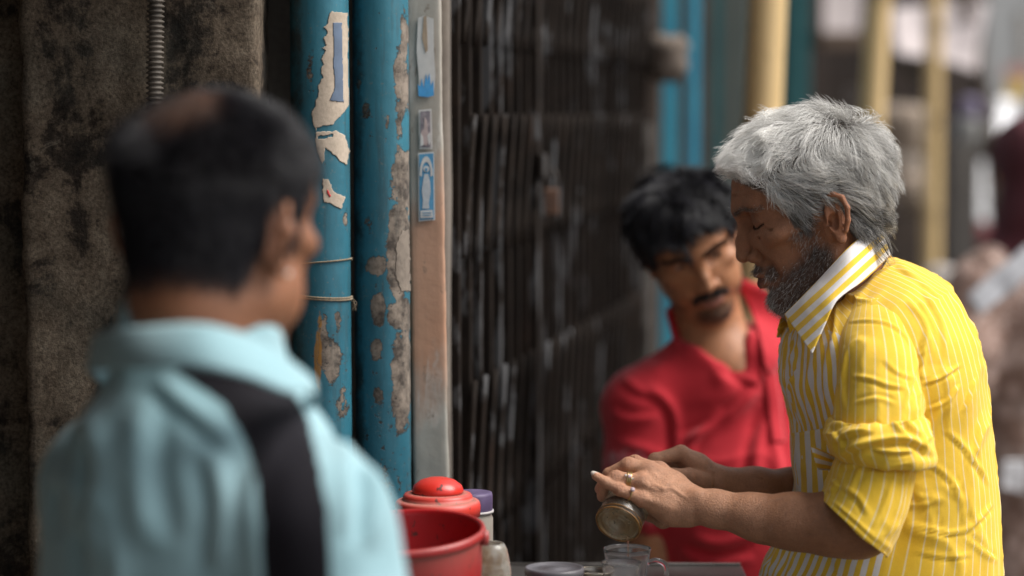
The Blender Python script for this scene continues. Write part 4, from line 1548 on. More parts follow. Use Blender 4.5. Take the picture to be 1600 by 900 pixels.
side = head_m * blob(q, (60, 34, -14), (24, 20, 30), .8) * .6 * (1 - scalp)
brow = head_m * np.maximum(0, 1 - np.abs(q[:, 2] - np.interp(np.abs(q[:, 0]), [8, 28, 50], [40, 46.5, 41])) / 4.5) * (np.abs(q[:, 0]) > 7) * (np.abs(q[:, 0]) < 50) * (q[:, 1] > 62)
base = lerpc(base, (.055, .043, .037), np.clip(beard ** 1.3 * .74 + side * .25, 0, 1))
base = lerpc(base, (.06, .05, .045), brow * .5)
base = lerpc(base, (.085, .068, .058), scalp)
personY = mesh_np('person', vY, fY, M_skin_a)
set_col(personY, base)
tag(personY, 'grey haired bearded man in a yellow striped shirt pouring from a glass', 'person')

M_grey = hair_mat('grey_hair', (.028, .024, .022), (.96, .94, .90), .40, .5)
SK_C, SK_R = np.array([0, -6, 50.0]), np.array([75, 93, 79.0])


def grow(q0, n0, flow, thick, length, m=10, noise=.5, seed=1, lift=.6, stiff=.4, nsc=.03, skr=SK_R, clump=0, cl=.7, jitter=.16):
    """strands in head coordinates: leave the scalp, follow flow(q), settle at a height above the skull"""
    n = len(q0)
    pts = np.zeros((n, m, 3)); pts[:, 0] = q0
    p = q0.copy()
    rnd = RNG.random(n) ** .55
    d = unit(n0 * lift + flow(p))
    st = (length / (m - 1))[:, None]
    jit = RNG.normal(0, 1, (n, 3))
    for i in range(1, m):
        t = i / (m - 1)
        nz = np.stack([fbm(q0 * nsc + i * .05, 2, seed + 3 * k) - .5 for k in range(3)], 1) * 2
        g = unit(flow(p) + noise * nz + jitter * jit)
        d = unit(d * (1 - stiff) + g * stiff)
        p = p + d * st
        C_ = np.tile(SK_C, (n, 1)); C_[:, 2] = np.minimum(p[:, 2], SK_C[2])
        lo = np.clip(50 - p[:, 2], 0, 110)[:, None]
        rr = skr - lo * np.array([.15, .27, 0])
        s_ = (p - C_) / rr
        L = np.linalg.norm(s_, axis=1)
        hgt = (L - 1) * 80
        want = thick(p) * rnd * min(1, t * 2.2)
        L2 = np.where(hgt < want, L + (want - hgt) / 80 * .75, L + (want - hgt) / 80 * .18)
        p = C_ + s_ / L[:, None] * L2[:, None] * rr
        pts[:, i] = p
    if clump:
        K = RNG.choice(n, clump, replace=False)
        own = np.empty(n, int)
        for a in range(0, n, 2000):
            own[a:a + 2000] = np.argmin(((q0[a:a + 2000, None] - q0[K][None]) ** 2).sum(2), 1)
        gd = pts[K][own]
        t = (np.linspace(0, 1, m) ** .8)[None, :, None]
        tgt = gd + (q0 - q0[K][own])[:, None] * (1 - .85 * t)
        pts = pts + (tgt - pts) * (cl * t) * RNG.uniform(.5, 1.1, n)[:, None, None]
    return pts


def flowY(p):
    T = sstep(62, 108, p[:, 2])
    c = p - np.array([0, -70, 100.0])
    rad = unit(c * np.array([.8, 1, .15]))
    rad[:, 1] = np.where(p[:, 2] > 100, np.maximum(rad[:, 1], .1 + 0 * rad[:, 1]), rad[:, 1])
    rad = rad + np.array([0, .45, .0]) * sstep(-20, 40, p[:, 1])[:, None]
    sd = np.tile(np.array([0, -.75, -.55]), (len(p), 1))
    dn = sstep(10, -70, p[:, 1])[:, None]
    sd = sd * (1 - dn) + np.array([0, -.45, -.8]) * dn
    fr_ = (sstep(45, 75, p[:, 1]) * sstep(50, 76, p[:, 2]) * sstep(66, 48, np.abs(p[:, 0])))[:, None]
    sb = (sstep(12, 24, p[:, 1]) * sstep(50, 42, p[:, 1]) * sstep(46, 34, p[:, 2]))[:, None]
    sd = sd * (1 - sb) + sb * np.array([0, -.15, -1.0])
    out = rad * T[:, None] + sd * (1 - T)[:, None]
    return unit(out * (1 - fr_ * .85) + fr_ * .85 * np.stack([0 * p[:, 0], .40 + .5 * sstep(92, 112, p[:, 2]), .9 - 1.0 * sstep(92, 116, p[:, 2])], 1))


def thickY(p):
    t = 10 + 13 * sstep(70, 120, p[:, 2]) + 2.5 * sstep(-20, -80, p[:, 1]) + 6 * sstep(50, 90, p[:, 1])
    return t * np.where((p[:, 2] < 35) & (p[:, 1] > 0), .55, 1) * (1 - .45 * np.exp(-((p[:, 1] + 62) ** 2 + p[:, 0] ** 2) / 1600) * (p[:, 2] > 80)) * 1.05


r0, n0 = pick(vY, fY, scalp, 17000)
q0, nl = HY.loc(r0), n0 @ HY.R
ln = np.where(q0[:, 2] > 85, 54, 44) * RNG.uniform(.7, 1.2, len(q0))
ln = np.where(q0[:, 1] > 66, 30 * RNG.uniform(.8, 1.2, len(q0)), ln)
ln = np.where((q0[:, 1] > 12) & (q0[:, 2] < 40), 24 * RNG.uniform(.7, 1.2, len(q0)), ln)
ln = np.where((q0[:, 1] < -40) & (q0[:, 2] < 20), 15 * RNG.uniform(.6, 1.4, len(q0)), ln)
hp = grow(q0, nl, flowY, thickY, ln, 11, 1.25, 3, .45, .5, .06, clump=760, cl=.7, jitter=.24)
tone = .52 + .60 * sstep(60, 105, q0[:, 2]) * sstep(-70, 50, q0[:, 1]) + .12 * sstep(40, 90, q0[:, 2]) - .40 * sstep(45, -25, q0[:, 2]) - .28 * ((q0[:, 1] > 12) & (q0[:, 2] < 50))
tone += (fbm(q0 * .11, 3, 21) - .5) * 1.1
rad = np.linspace(1, .35, 11) * .00021
hairY = hair_curves('hair', HY.w(hp.reshape(-1, 3)).reshape(hp.shape), rad, M_grey, personY, tone)

# beard, whiskers, eyebrows
def whiskers(wt, n, ln0, ln1, dirs, tone_f, name, mat, par, v, f, H, m=6, curl=.38, rad0=.00013, lift=.45):
    r0, n0 = pick(v, f, wt, n)
    q0, nl = H.loc(r0), n0 @ H.R
    L = RNG.uniform(ln0, ln1, n)[:, None] / (m - 1)
    p = q0.copy(); pts = np.zeros((n, m, 3)); pts[:, 0] = p
    d = unit(nl * lift + dirs(q0) + curl * RNG.normal(0, .5, (n, 3)))
    bend = RNG.normal(0, curl * .35, (n, 3))
    for i in range(1, m):
        d = unit(d + bend + dirs(q0) * .12)
        p = p + d * L
        pts[:, i] = p
    return hair_curves(name, H.w(pts.reshape(-1, 3)).reshape(pts.shape), np.linspace(1, .5, m) * rad0, mat, par, tone_f(q0))


bd = lambda q_: unit(np.stack([q_[:, 0] * .006, .45 + q_[:, 1] * .003, np.full(len(q_), -.55)], 1))
whiskers(beard ** 1.2, 3600, 3, 8.5, bd, lambda q_: .18 + .30 * (q_[:, 1] > 66) * (q_[:, 2] < -58) + RNG.normal(0, .25, len(q_)), 'beard', M_grey, personY, vY, fY, HY)
whiskers(side, 700, 3, 8, bd, lambda q_: .35 + RNG.normal(0, .25, len(q_)), 'beard', M_grey, personY, vY, fY, HY, rad0=.0001)
whiskers(brow, 420, 5, 10, lambda q_: unit(np.stack([np.sign(q_[:, 0]) * 1.0, -.2 + 0 * q_[:, 1], .25 + 0 * q_[:, 1]], 1)), lambda q_: .22 + RNG.normal(0, .2, len(q_)), 'eyebrow', M_grey, personY, vY, fY, HY, curl=.25, rad0=.00016)
fa = arm * sstep(1110, 1180, qx) * (qy < 880) * (qx < 1330) * 1.0
r0, n0 = pick(vY, fY, fa, 420)
d_ = unit(n0 * .35 + np.array([-.5, 0, -.35]) + RNG.normal(0, .25, n0.shape))
t_ = np.linspace(0, 1, 4)[None, :, None]
L_ = RNG.uniform(.004, .010, len(r0))[:, None, None]
hair_curves('arm_hair', r0[:, None] + d_[:, None] * t_ * L_ + np.array([0, 0, -.002]) * t_ ** 2, np.linspace(1, .3, 4) * .00007, M_grey, personY, np.full(len(r0), .05))

# long white nail and the other nails; rings
M_nail = plain('nail', (.60, .52, .46), .3, 0, .05)
pn0, pn1 = n3(934, 744.0, -3.2), n3(923.5, 737.5, -1)
t_ = np.linspace(0, 1, 8)
side_v = unit(np.cross(pn1 - pn0, unit(CAMP - pn0)))
wv = np.array([.0032, .0037, .0038, .0037, .0035, .0031, .0024, .001])
vv = []
for i, t in enumerate(t_):
    for s_ in np.linspace(-1, 1, 7):
        vv.append(pn0 + (pn1 - pn0) * t + side_v * s_ * wv[i] + unit(CAMP - pn0) * (.0016 * (1 - s_ * s_)))
o = mesh_np('fingernail', np.array(vv), grid_faces(8, 7), M_nail, personY)
md = o.modifiers.new('thickness', 'SOLIDIFY'); md.thickness = .0006

M_gold = plain('ring_gold', (.58, .42, .20), .3, 1.0, .1)
M_silver = plain('ring_silver', (.62, .58, .54), .25, 1.0, .1)
M_stone = plain('ring_stone', (.62, .48, .52), .12, 0, .15, coat=1)


def ring(c, axis, r, wid, mat, name='ring', turns=1):
    e = None
    for k in range(turns):
        cc = np.array(c) + np.array(axis) * (k - (turns - 1) / 2) * wid * 2.1
        t = np.linspace(0, 2 * np.pi, 33)
        a = unit(np.array(axis)); e1 = unit(np.cross(a, [0, 0, 1.0])); e2 = np.cross(a, e1)
        pts = cc + r * (np.cos(t)[:, None] * e1 + np.sin(t)[:, None] * e2)
        o = tube(name, pts, wid, mat, e or personY, 8, caps=False)
        e = e or o
    return e


def gem(c, nrm, r, mat, par):
    return lathe('ring_stone', [(r * .9, 0), (r, r * .35), (r * .75, r * .8), (r * .4, r), (.00005, r)], c, mat, par, 10, axis=nrm, smooth=False)


fr1 = fingers['ring']; fl1 = fingers['little']
ax1 = unit(fr1[1][0] - fr1[0][0]); ax2 = unit(fl1[1][0] - fl1[0][0])
c1 = fr1[0][0] + (fr1[1][0] - fr1[0][0]) * .50; c2 = fl1[0][0] + (fl1[1][0] - fl1[0][0]) * .52
tow = lambda c, a: unit((unit(CAMP - c) + np.array([0, 0, .55])) - a * np.dot(unit(CAMP - c) + np.array([0, 0, .55]), a))
rg = ring(c1, ax1, .0098, .0010, M_gold, turns=3)
gem(c1 + tow(c1, ax1) * .0100, tow(c1, ax1), .0026, M_stone, rg)
gem(c1 + tow(c1, ax1) * .0098 + np.array([-.005, 0, .001]), tow(c1, ax1), .0018, M_silver, rg)
gem(c1 + tow(c1, ax1) * .0098 + np.array([.0035, 0, -.003]), tow(c1, ax1), .0017, M_silver, rg)
rg = ring(c2, ax2, .0088, .0011, M_gold)
gem(c2 + tow(c2, ax2) * .0088 + np.array([0, 0, .002]), tow(c2, ax2), .0030, M_stone, rg)


# ---- the yellow shirt
def shirt_mat():
    s = NT('yellow_striped_cotton')
    su, pan = s.attr('su'), s.attr('panel')
    def stripe(per, duty, off=0.0):
        f = s.math('FRACT', s.math('ADD', s.math('DIVIDE', su, per), off + 100))
        a = s.math('ABSOLUTE', s.math('SUBTRACT', f, .5))
        return s.ramp(s.math('SUBTRACT', .5, a), [(max(0, .5 - duty / 2 - .025), 0), (min(1, .5 - duty / 2 + .025), 1)])
    thin = s.math('MULTIPLY', stripe(.0165, .12), .68)
    bold = stripe(.0165, .50)
    isb = s.ramp(pan, [(.499, 0), (.501, 1)])
    st = s.mix(isb, thin, bold)
    yel = s.mix(s.ramp(s.noise(16, 5, .6), [(.3, 0), (.7, 1)]), (.86, .54, .04), (.91, .61, .065))
    wht = s.mix(isb, (.88, .78, .50), (.80, .77, .76))
    c = s.mix(st, yel, wht)
    wv = s.noise(1500, 2, .5)
    c = s.mix(.25, c, s.mix(1, c, s.ramp(wv, [(.3, .75), (.7, 1.2)]), 'MULTIPLY'))
    s.base(c)
    s.set(Roughness=.82)
    s.b.inputs['Specular IOR Level'].default_value = .2
    s.b.inputs['Sheen Weight'].default_value = .15
    # thin cotton lets some light through
    tr = s.n('ShaderNodeBsdfTranslucent'); s.l(c, tr.inputs[0])
    mx = s.n('ShaderNodeMixShader'); mx.inputs[0].default_value = .16
    s.l(s.b.outputs[0], mx.inputs[1]); s.l(tr.outputs[0], mx.inputs[2])
    s.l(mx.outputs[0], s.o.inputs[0])
    s.bump(s.math('ADD', wv, s.math('MULTIPLY', s.noise(90, 5, .6), 2.0)), .25, .001)
    return s.m


M_shirt = shirt_mat()
TH = np.linspace(-np.pi / 2, 3 * np.pi / 2, 181)


def ring_loft(rows, m, pw=2.3, th=TH, twist=0.0):
    """rows: (front/left px,py, back/right px,py, depth, half depth m) -> (m, n, 3)"""
    r = crom(np.array(rows, float), m)
    c, s_ = np.cos(th), np.sin(th)
    cc = np.sign(c) * np.abs(c) ** (2 / pw)
    ss = np.sign(s_) * np.abs(s_) ** (2 / pw)
    V = np.zeros((m, len(th), 3))
    for i in range(m):
        fx, fy, bx, by, d, h = r[i]
        cx, cy = (fx + bx) / 2, (fy + by) / 2
        for j in range(len(th)):
            pass
        pxs = cx + (fx - cx) * cc
        pys = cy + (fy - cy) * cc
        base_ = CAMP + d * AX_F + ((pxs - 800) / FPX * d)[:, None] * AX_R + ((450 - pys) / FPX * d)[:, None] * AX_U
        V[i] = base_ - (h * ss)[:, None] * np.array([0, 1.0, 0]) + (twist * h * ss)[:, None] * np.array([1.0, 0, 0])
    return V


def cloth(name, V, mat, par, su, panel=None, lines=None, wr=.0, wsc=(14, 14, 7), seed=4, th=.0012, amp2=.0):
    m, n = V.shape[:2]
    f = grid_faces(m, n)[:, ::-1]
    v = V.reshape(-1, 3)
    nr = vnormals(v, f)
    # orient outward
    if ((v - v.mean(0)) * nr).sum() < 0:
        f = f[:, ::-1]; nr = -nr
    if wr:
        a = fbm(v * np.array(wsc) + fbm(v * 9, 2, seed + 7)[:, None] * 1.2, 3, seed)
        rid = np.clip(1 - np.abs(a - .5) * 9, 0, 1)
        v = v + nr * (wr * (rid ** 1.5 - .15) * (.35 + 1.1 * vn(v * 11, seed + 3)))[:, None]
    if lines:
        v = folds(v, vnormals(v, f), lines)
    o = mesh_np(name, v, f, mat, par)
    set_float(o, np.asarray(su).ravel(), 'su')
    set_float(o, (np.full(len(v), .0) if panel is None else np.asarray(panel).ravel()), 'panel')
    md = o.modifiers.new('thickness', 'SOLIDIFY'); md.thickness = th; md.offset = -1
    return o, v, f


rows = [(1172, 1010, 1580, 1010, 3.06, .165), (1189, 900, 1563, 900, 3.06, .168), (1210, 855, 1559, 842, 3.06, .17), (1242, 778, 1552, 762, 3.06, .172), (1238, 722, 1546, 705, 3.06, .175),
        (1240, 672, 1539, 645, 3.06, .18), (1230, 630, 1532, 590, 3.055, .188), (1221, 595, 1524, 545, 3.055, .192), (1222, 562, 1510, 500, 3.055, .19), (1226, 538, 1490, 458, 3.055, .178),
        (1231, 522, 1464, 431, 3.055, .155), (1237, 512, 1432, 413, 3.05, .125), (1243, 506, 1402, 403, 3.05, .095), (1252, 500, 1384, 402, 3.05, .072)]
MT = 260
VT = ring_loft(rows, MT, 2.25)
rowpos = np.linspace(0, 1, MT)[:, None]
su = np.tile(TH[None] * .165, (MT, 1))
b_edge = np.interp(rowpos[:, 0], [0, .08, .35, .6, .75, .86, 1], [1.44, 1.43, 1.36, 1.22, 1.05, .72, .6])[:, None]
panel = .5 + np.clip((b_edge - TH[None]) * 1.0, -.4, .4)
panel = np.where(TH[None] < -.9, .1, panel)
LT0 = [([(1477, 672), (1505, 698), (1532, 735), (1545, 760)], 3.0, 5, 1), ([(1486, 744), (1502, 780), (1510, 822)], 3.0, 5, -1), ([(1420, 818), (1460, 828), (1486, 833), (1512, 828)], 3.2, 4.5, 1),
      ([(1505, 834), (1530, 812), (1550, 788)], 3.4, 5, 1), ([(1508, 838), (1530, 856), (1560, 878)], 3.0, 5, -1), ([(1523, 590), (1516, 620), (1505, 645)], 2.6, 4, 1),
      ([(1446, 520), (1440, 560), (1436, 605), (1444, 650)], 5, 6, 1), ([(1420, 470), (1446, 505), (1456, 550)], 4, 6, -1), ([(1440, 450), (1470, 500), (1478, 560)], 2.6, 7, 1),
      ([(1440, 600), (1470, 590), (1500, 570)], 2.5, 5, 1), ([(1450, 640), (1480, 625), (1500, 600)], 2.3, 5, -1), ([(1470, 560), (1482, 620), (1478, 680)], 2.0, 6, 1),
      ([(1445, 720), (1475, 740), (1500, 770)], 2.4, 5, 1), ([(1420, 760), (1450, 790), (1465, 850)], 2.4, 6, -1), ([(1430, 860), (1470, 870), (1520, 868)], 2.0, 5, 1),
      ([(1535, 640), (1528, 690), (1535, 740)], 1.8, 5, 1), ([(1400, 420), (1430, 432), (1470, 470)], 2.0, 6, 1), ([(1345, 440), (1375, 425), (1400, 415)], 2.4, 4, -1),
      ([(1240, 520), (1232, 560), (1228, 600), (1238, 640), (1252, 665)], 3.2, 4, 1), ([(1246, 575), (1236, 596), (1232, 615)], 4, 3, 1), ([(1270, 560), (1262, 610), (1268, 660)], 3.0, 6, -1),
      ([(1300, 520), (1290, 580), (1292, 640)], 3.5, 7, 1), ([(1218, 850), (1206, 880), (1200, 900)], 3, 4, 1), ([(1300, 860), (1310, 900)], 2, 5, 1), ([(1308, 470), (1303, 520), (1300, 560)], 3, 5, 1),
      ([(1250, 700), (1262, 740), (1258, 780)], 2.5, 5, 1)]
LT = [(a, b * 1.05, max(2.6, c * .68), d) for a, b, c, d in LT0]
shirtY, vT, fT = cloth('shirt', VT, M_shirt, personY, su, panel, LT, .0036, (13, 13, 8), 4)
tx, ty, td = proj(vT)
nT = vnormals(vT, fT)
frontT = (nT * unit(CAMP - vT)).sum(1) > .05


def surf_of(v, f):
    n_ = vnormals(v, f)
    fr_ = (n_ * unit(CAMP - v)).sum(1) > .05
    X_, Y_, D_ = (a[fr_] for a in proj(v))

    def fn(px, py):
        out = np.zeros(len(px))
        for i in range(len(px)):
            d2 = (X_ - px[i]) ** 2 + (Y_ - py[i]) ** 2
            k = np.argpartition(d2, 8)[:8]
            w_ = 1 / (d2[k] + 4)
            out[i] = (D_[k] * w_).sum() / w_.sum()
        return out
    return fn


surf = surf_of(vT, fT)

# sleeve, gathered fold and turned back cuff of the near arm
TS = np.linspace(-np.pi / 2, 3 * np.pi / 2, 121)
lr = lambda cx, cy, hw, d, h: (cx - hw, cy, cx + hw, cy, d, h)
VS = ring_loft([lr(1362, 462, 30, 2.975, .045), (1318, 500, 1412, 486, 2.935, .056), (1311, 535, 1432, 545, 2.902, .062), (1309, 585, 1436, 588, 2.882, .062), (1306, 630, 1442, 632, 2.868, .064), (1306, 668, 1440, 668, 2.860, .062), (1316, 700, 1424, 705, 2.858, .052)], 120, 2.2, TS)
LS = [([(1330, 588), (1360, 592), (1388, 602), (1416, 606)], 3.4, 5, 1), ([(1325, 503), (1358, 501), (1390, 507), (1418, 530), (1433, 574)], 2.6, 3.2, 1), ([(1436, 560), (1424, 600), (1412, 640)], 3.2, 5, -1),
      ([(1320, 540), (1316, 600), (1318, 640)], 3, 6, -1), ([(1380, 560), (1400, 580), (1428, 592)], 2.2, 5, 1), ([(1335, 630), (1370, 622), (1400, 632)], 2.6, 5, -1)]
o, _, _ = cloth('sleeve', VS, M_shirt, shirtY, np.tile(TS[None] * .068, (120, 1)), None, [(a, b * .72, c * .8, d) for a, b, c, d in LS], .0034, (16, 16, 11), 9)
VB = ring_loft([(1312, 662, 1432, 660, 2.858, .054), (1300, 654, 1442, 650, 2.858, .066), (1293, 668, 1451, 662, 2.856, .075), (1291, 690, 1459, 692, 2.855, .079), (1299, 708, 1464, 716, 2.855, .077), (1308, 716, 1455, 727, 2.855, .070), (1318, 708, 1430, 718, 2.856, .058), (1326, 690, 1415, 695, 2.857, .050)], 90, 2.1, TS)
LB = [([(1298, 668), (1325, 655), (1357, 650), (1400, 650), (1440, 658)], 3.5, 5, 1), ([(1302, 690), (1330, 676), (1362, 672)], 4.0, 5, 1), ([(1312, 712), (1336, 698), (1366, 690), (1400, 686), (1430, 690), (1460, 712)], 6.5, 6, 1),
      ([(1385, 646), (1402, 664), (1418, 684)], 4.0, 5, -1), ([(1410, 652), (1432, 672), (1450, 700)], 3.4, 5, 1), ([(1360, 700), (1390, 706), (1425, 704)], 4.5, 4, 1), ([(1300, 676), (1312, 690), (1320, 702)], 3.5, 4, -1)]
cloth('gathered_fold', VB, M_shirt, shirtY, np.tile(TS[None] * .073, (90, 1)), None, LB, .0040, (20, 20, 20), 12)
VC = ring_loft([(1330, 690, 1415, 700, 2.856, .046), (1312, 708, 1424, 714, 2.856, .058), (1304, 722, 1427, 730, 2.855, .064), (1297, 742, 1424, 764, 2.853, .067), (1289, 762, 1413, 806, 2.850, .069), (1282, 777, 1386, 862, 2.847, .070), (1287, 776, 1384, 857, 2.847, .064), (1300, 764, 1388, 825, 2.849, .056), (1318, 745, 1395, 780, 2.852, .048)], 110, 2.2, TS)
LC = [([(1310, 730), (1345, 726), (1385, 728), (1424, 726)], 2.5, 4, 1), ([(1316, 760), (1342, 778), (1356, 806)], 2.4, 5, 1), ([(1352, 720), (1336, 750), (1330, 770)], 2.2, 5, -1), ([(1421, 735), (1408, 780), (1388, 836)], 2.6, 4, -1),
      ([(1400, 738), (1380, 790), (1360, 832)], 1.8, 4, 1), ([(1296, 770), (1306, 758), (1300, 748)], 3.5, 4, 1), ([(1300, 782), (1335, 812), (1374, 848)], 1.6, 3, 1)]
cloth('rolled_cuff', VC, M_shirt, shirtY, np.tile(TS[None] * .066, (110, 1)), None, LC, .0022, (14, 14, 14), 17, .0018)
# far sleeve
VF = ring_loft([lr(1372, 470, 40, 3.12, .05), lr(1372, 540, 58, 3.20, .06), lr(1366, 640, 64, 3.22, .062), lr(1352, 720, 66, 3.22, .062), (1290, 745, 1400, 800, 3.215, .058)], 60, 2.2, TS)
cloth('sleeve', VF, M_shirt, shirtY, np.tile(TS[None] * .068, (60, 1)), None, None, .003, (13, 13, 8), 19)

# collar: top edge on the neck, outer edge falling to the points
top = crom(np.array([(1226, 491, 2.985), (1250, 467, 2.967), (1282, 434, 2.962), (1325, 388, 2.955), (1370, 352, 3.01), (1364, 364, 3.085), (1300, 425, 3.105), (1245, 475, 3.09), (1219, 498, 3.06)]), 90)
bot = crom(np.array([(1268, 552, 2.885), (1288, 508, 2.893), (1308, 469, 2.905), (1353, 436, 2.945), (1391, 400, 3.035), (1380, 420, 3.12), (1320, 475, 3.165), (1262, 520, 3.15), (1213, 527, 3.10)]), 90)
nv = 26
t_ = np.linspace(0, 1, nv)
C_ = np.zeros((90, nv, 3)); scol = np.zeros((90, nv))
A_, B_ = np.array([1226, 491.0]), np.array([1366, 363.0])
nrm2 = np.array([(B_ - A_)[1], -(B_ - A_)[0]]) / np.linalg.norm(B_ - A_)
for i in range(90):
    pp = top[i] + (bot[i] - top[i]) * t_[:, None]
    bow = -.010 * np.sin(np.pi * t_) * (1 if i < 50 else -1)
    for j in range(nv):
        C_[i, j] = P(pp[j, 0], pp[j, 1], pp[j, 2] + bow[j])
    scol[i] = np.abs((pp[:, :2] - A_) @ nrm2) * .00079
o, _, _ = cloth('collar', C_, M_shirt, shirtY, scol * 1.22 + .004, np.full((90, nv), .9), None, .0006, (20, 20, 20), 5, .0016)
# collar stand under the fold
C2 = np.zeros((90, 6, 3))
for i in range(90):
    for j, t in enumerate(np.linspace(-.02, .8, 6)):
        b2 = np.array([bot[i][0] * .35 + top[i][0] * .65 - 4, top[i][1] * .55 + bot[i][1] * .45 + 10, top[i][2]])
        pp = top[i] + (b2 - top[i]) * t
        C2[i, j] = P(pp[0], pp[1], pp[2] + (.004 if i < 50 else -.004))
cloth('collar_stand', C2, M_shirt, shirtY, np.tile(np.linspace(0, .02, 6)[None] + .001, (90, 1)), np.full((90, 6), .1), None, 0, th=.0012)


def patch(name, quad, n, lift, su_f, pan, par, bulge=.003, lines=None, wr=.001):
    u, v_ = np.meshgrid(np.linspace(0, 1, n), np.linspace(0, 1, n), indexing='ij')
    q4 = np.array(quad, float)
    pp = (q4[0] * (1 - u)[..., None] + q4[1] * u[..., None]) * (1 - v_)[..., None] + (q4[3] * (1 - u)[..., None] + q4[2] * u[..., None]) * v_[..., None]
    d = surf(pp[..., 0].ravel(), pp[..., 1].ravel()).reshape(u.shape)
    d = d - lift - bulge * np.sin(np.pi * u) * (1 - v_ * .5)
    V = CAMP + d[..., None] * AX_F + ((pp[..., 0] - 800) / FPX * d)[..., None] * AX_R + ((450 - pp[..., 1]) / FPX * d)[..., None] * AX_U
    return cloth(name, V, M_shirt, par, su_f(u, v_), np.full(u.shape, pan), lines, wr, (20, 20, 20), 6)


patch('pocket', [(1237, 677), (1302, 667), (1318, 800), (1246, 792)], 26, .0035, lambda u, v: u * .066 + v * .006, .9, shirtY, .004)
# loose tab of the pocket turned out beside the cuff
tab = np.zeros((10, 8, 3))
for i, u in enumerate(np.linspace(0, 1, 10)):
    for j, v__ in enumerate(np.linspace(0, 1, 8)):
        a = np.array([1267, 695.0]) * (1 - u) + np.array([1308, 714.0]) * u
        b = np.array([1278, 734.0]) * (1 - u) + np.array([1304, 735.0]) * u
        pp = a * (1 - v__) + b * v__
        tab[i, j] = P(pp[0], pp[1], 2.895 - .012 * np.sin(np.pi * v__) + .02 * u)
cloth('pocket_tab', tab, M_shirt, shirtY, np.tile(np.linspace(0, .04, 8)[None], (10, 1)), np.full((10, 8), .9), None, .001)
M_trs = plain('dark_trousers', (.05, .048, .05), .85)
trousers(hipY, HY, M_trs, personY)
# ------------------------------------------------------------------ the balding man in the foreground, seen from behind
PHI = math.radians(31)
f0L = np.array([math.sin(PHI), math.cos(PHI), 0])
HL = head_frame(P(330, 372, 2.115), f0L, 8, 0)
HL.o = P(434, 376, 2.06) - HL.R @ (np.array([78, -10, 0]) * np.array([-1, 1, 1])) * .001
BL = head_frame(P(322, 600, 2.12), (math.sin(math.radians(47)), math.cos(math.radians(47)), 0), 0, 0)
cx_, cy_ = HL.o[0], HL.o[1]
F = Field(axis_pts([(cx_ - .34, cx_ - .14, .012), (cx_ - .14, cx_ + .15, .0028), (cx_ + .15, cx_ + .36, .012)]),
          axis_pts([(cy_ - .34, cy_ - .15, .012), (cy_ - .15, cy_ + .15, .0028), (cy_ + .15, cy_ + .34, .012)]),
          axis_pts([(-.005, 1.35, .014), (1.35, 1.72, .0028)]))
sculpt_head(F, HL, 'open', wide=1.03, nose=.45, flare=.75)
F.fr = HL
F.both('ell', (46, 36, -45), (18, 30, 26), 22)                                 # full cheeks
F.cap((0, -12, -10), (0, -16, -75), 57, 53, k=25)
F.fr = WORLD
F.cap(HL.w((0, -15, -62)), BL.w((0, 4, -40)), .052, .058, k=.03)
F.fr = BL
F.ell((0, 5, -260), (150, 90, 220), 60)
F.both('cap', (0, 0, -64), (145, 0, -104), 46, 42, k=50)
F.both('chain', [((152, 0, -108), 42), ((196, 15, -330), 38), ((190, 110, -560), 26), ((175, 190, -640), 22)], k=25)
for g in (1, -1):
    F.chain([((175 * g, 190, -640), 22), ((172 * g, 225, -690), 24), ((170 * g, 250, -720), 14)], k=14)
    for j_ in range(4):
        F.chain([((172 * g - 14 + 9 * j_, 240, -715), 8), ((172 * g - 14 + 9 * j_, 262, -752 + 4 * abs(j_ - 1)), 7), ((172 * g - 12 + 8 * j_, 262, -782 + 5 * abs(j_ - 1)), 6)], k=4)
    F.chain([((150 * g, 235, -690), 9), ((138 * g, 262, -722), 8), ((140 * g, 272, -745), 7)], k=5)
hipL = BL.w((0, 5, -560))
F.fr = WORLD
F.cap(BL.w((0, 5, -300)), hipL, .12, .12, k=.05)
legs(F, hipL, BL)
vL, fL = F.mesh(); del F
q = HL.loc(vL)
hm = vL[:, 2] > 1.36
base = np.tile(np.array([.24, .105, .056]), (len(vL), 1))
base = lerpc(base, (.33, .15, .09), blob(q, (-80, -14, 0), (16, 26, 36), .6, False) * .5 * hm)
HLL = [(-110, -34), (-60, -40), (-30, -44), (-22, -30), (-17, 25), (10, 32), (18, 0), (28, -6), (38, 0), (42, 44), (58, 66), (70, 92), (90, 120)]
sc_ = sstep(-16, 14, q[:, 2] - hairline(q[:, 1], HLL) + 8 * (fbm(q * .08, 2, 3) - .5)) * hm * (q[:, 1] < 95)
sc_ = sc_ * ~((np.abs(q[:, 0]) > 76) & (q[:, 1] > -32) & (q[:, 1] < 12) & (q[:, 2] < 34))
bald = np.clip(1.25 - np.sqrt(((q[:, 0] - 8) / 50) ** 2 + ((q[:, 1] + 62) / 52) ** 2 + ((q[:, 2] - 112) / 48) ** 2), 0, 1)
bald = sstep(.0, .9, bald)
base = lerpc(base, (.012, .011, .012), sc_ * (1 - .55 * bald))
base = lerpc(base, (.048, .036, .032), sc_ * bald * .8)
base = lerpc(base, (.07, .045, .035), .6 * blob(q, (0, 82, -72), (46, 30, 26), .6, False) * hm)
personL = mesh_np('person', vL, fL, M_skin_b)
set_col(personL, base)
tag(personL, 'balding man in a pale turquoise polo shirt with black shoulder panel seen from behind', 'person')
M_black = hair_mat('black_hair', (.004, .004, .005), (.022, .020, .028), .38, .4)
r0, n0 = pick(vL, fL, sc_ * (1 - .93 * bald), 9000)
q0, nl = HL.loc(r0), n0 @ HL.R


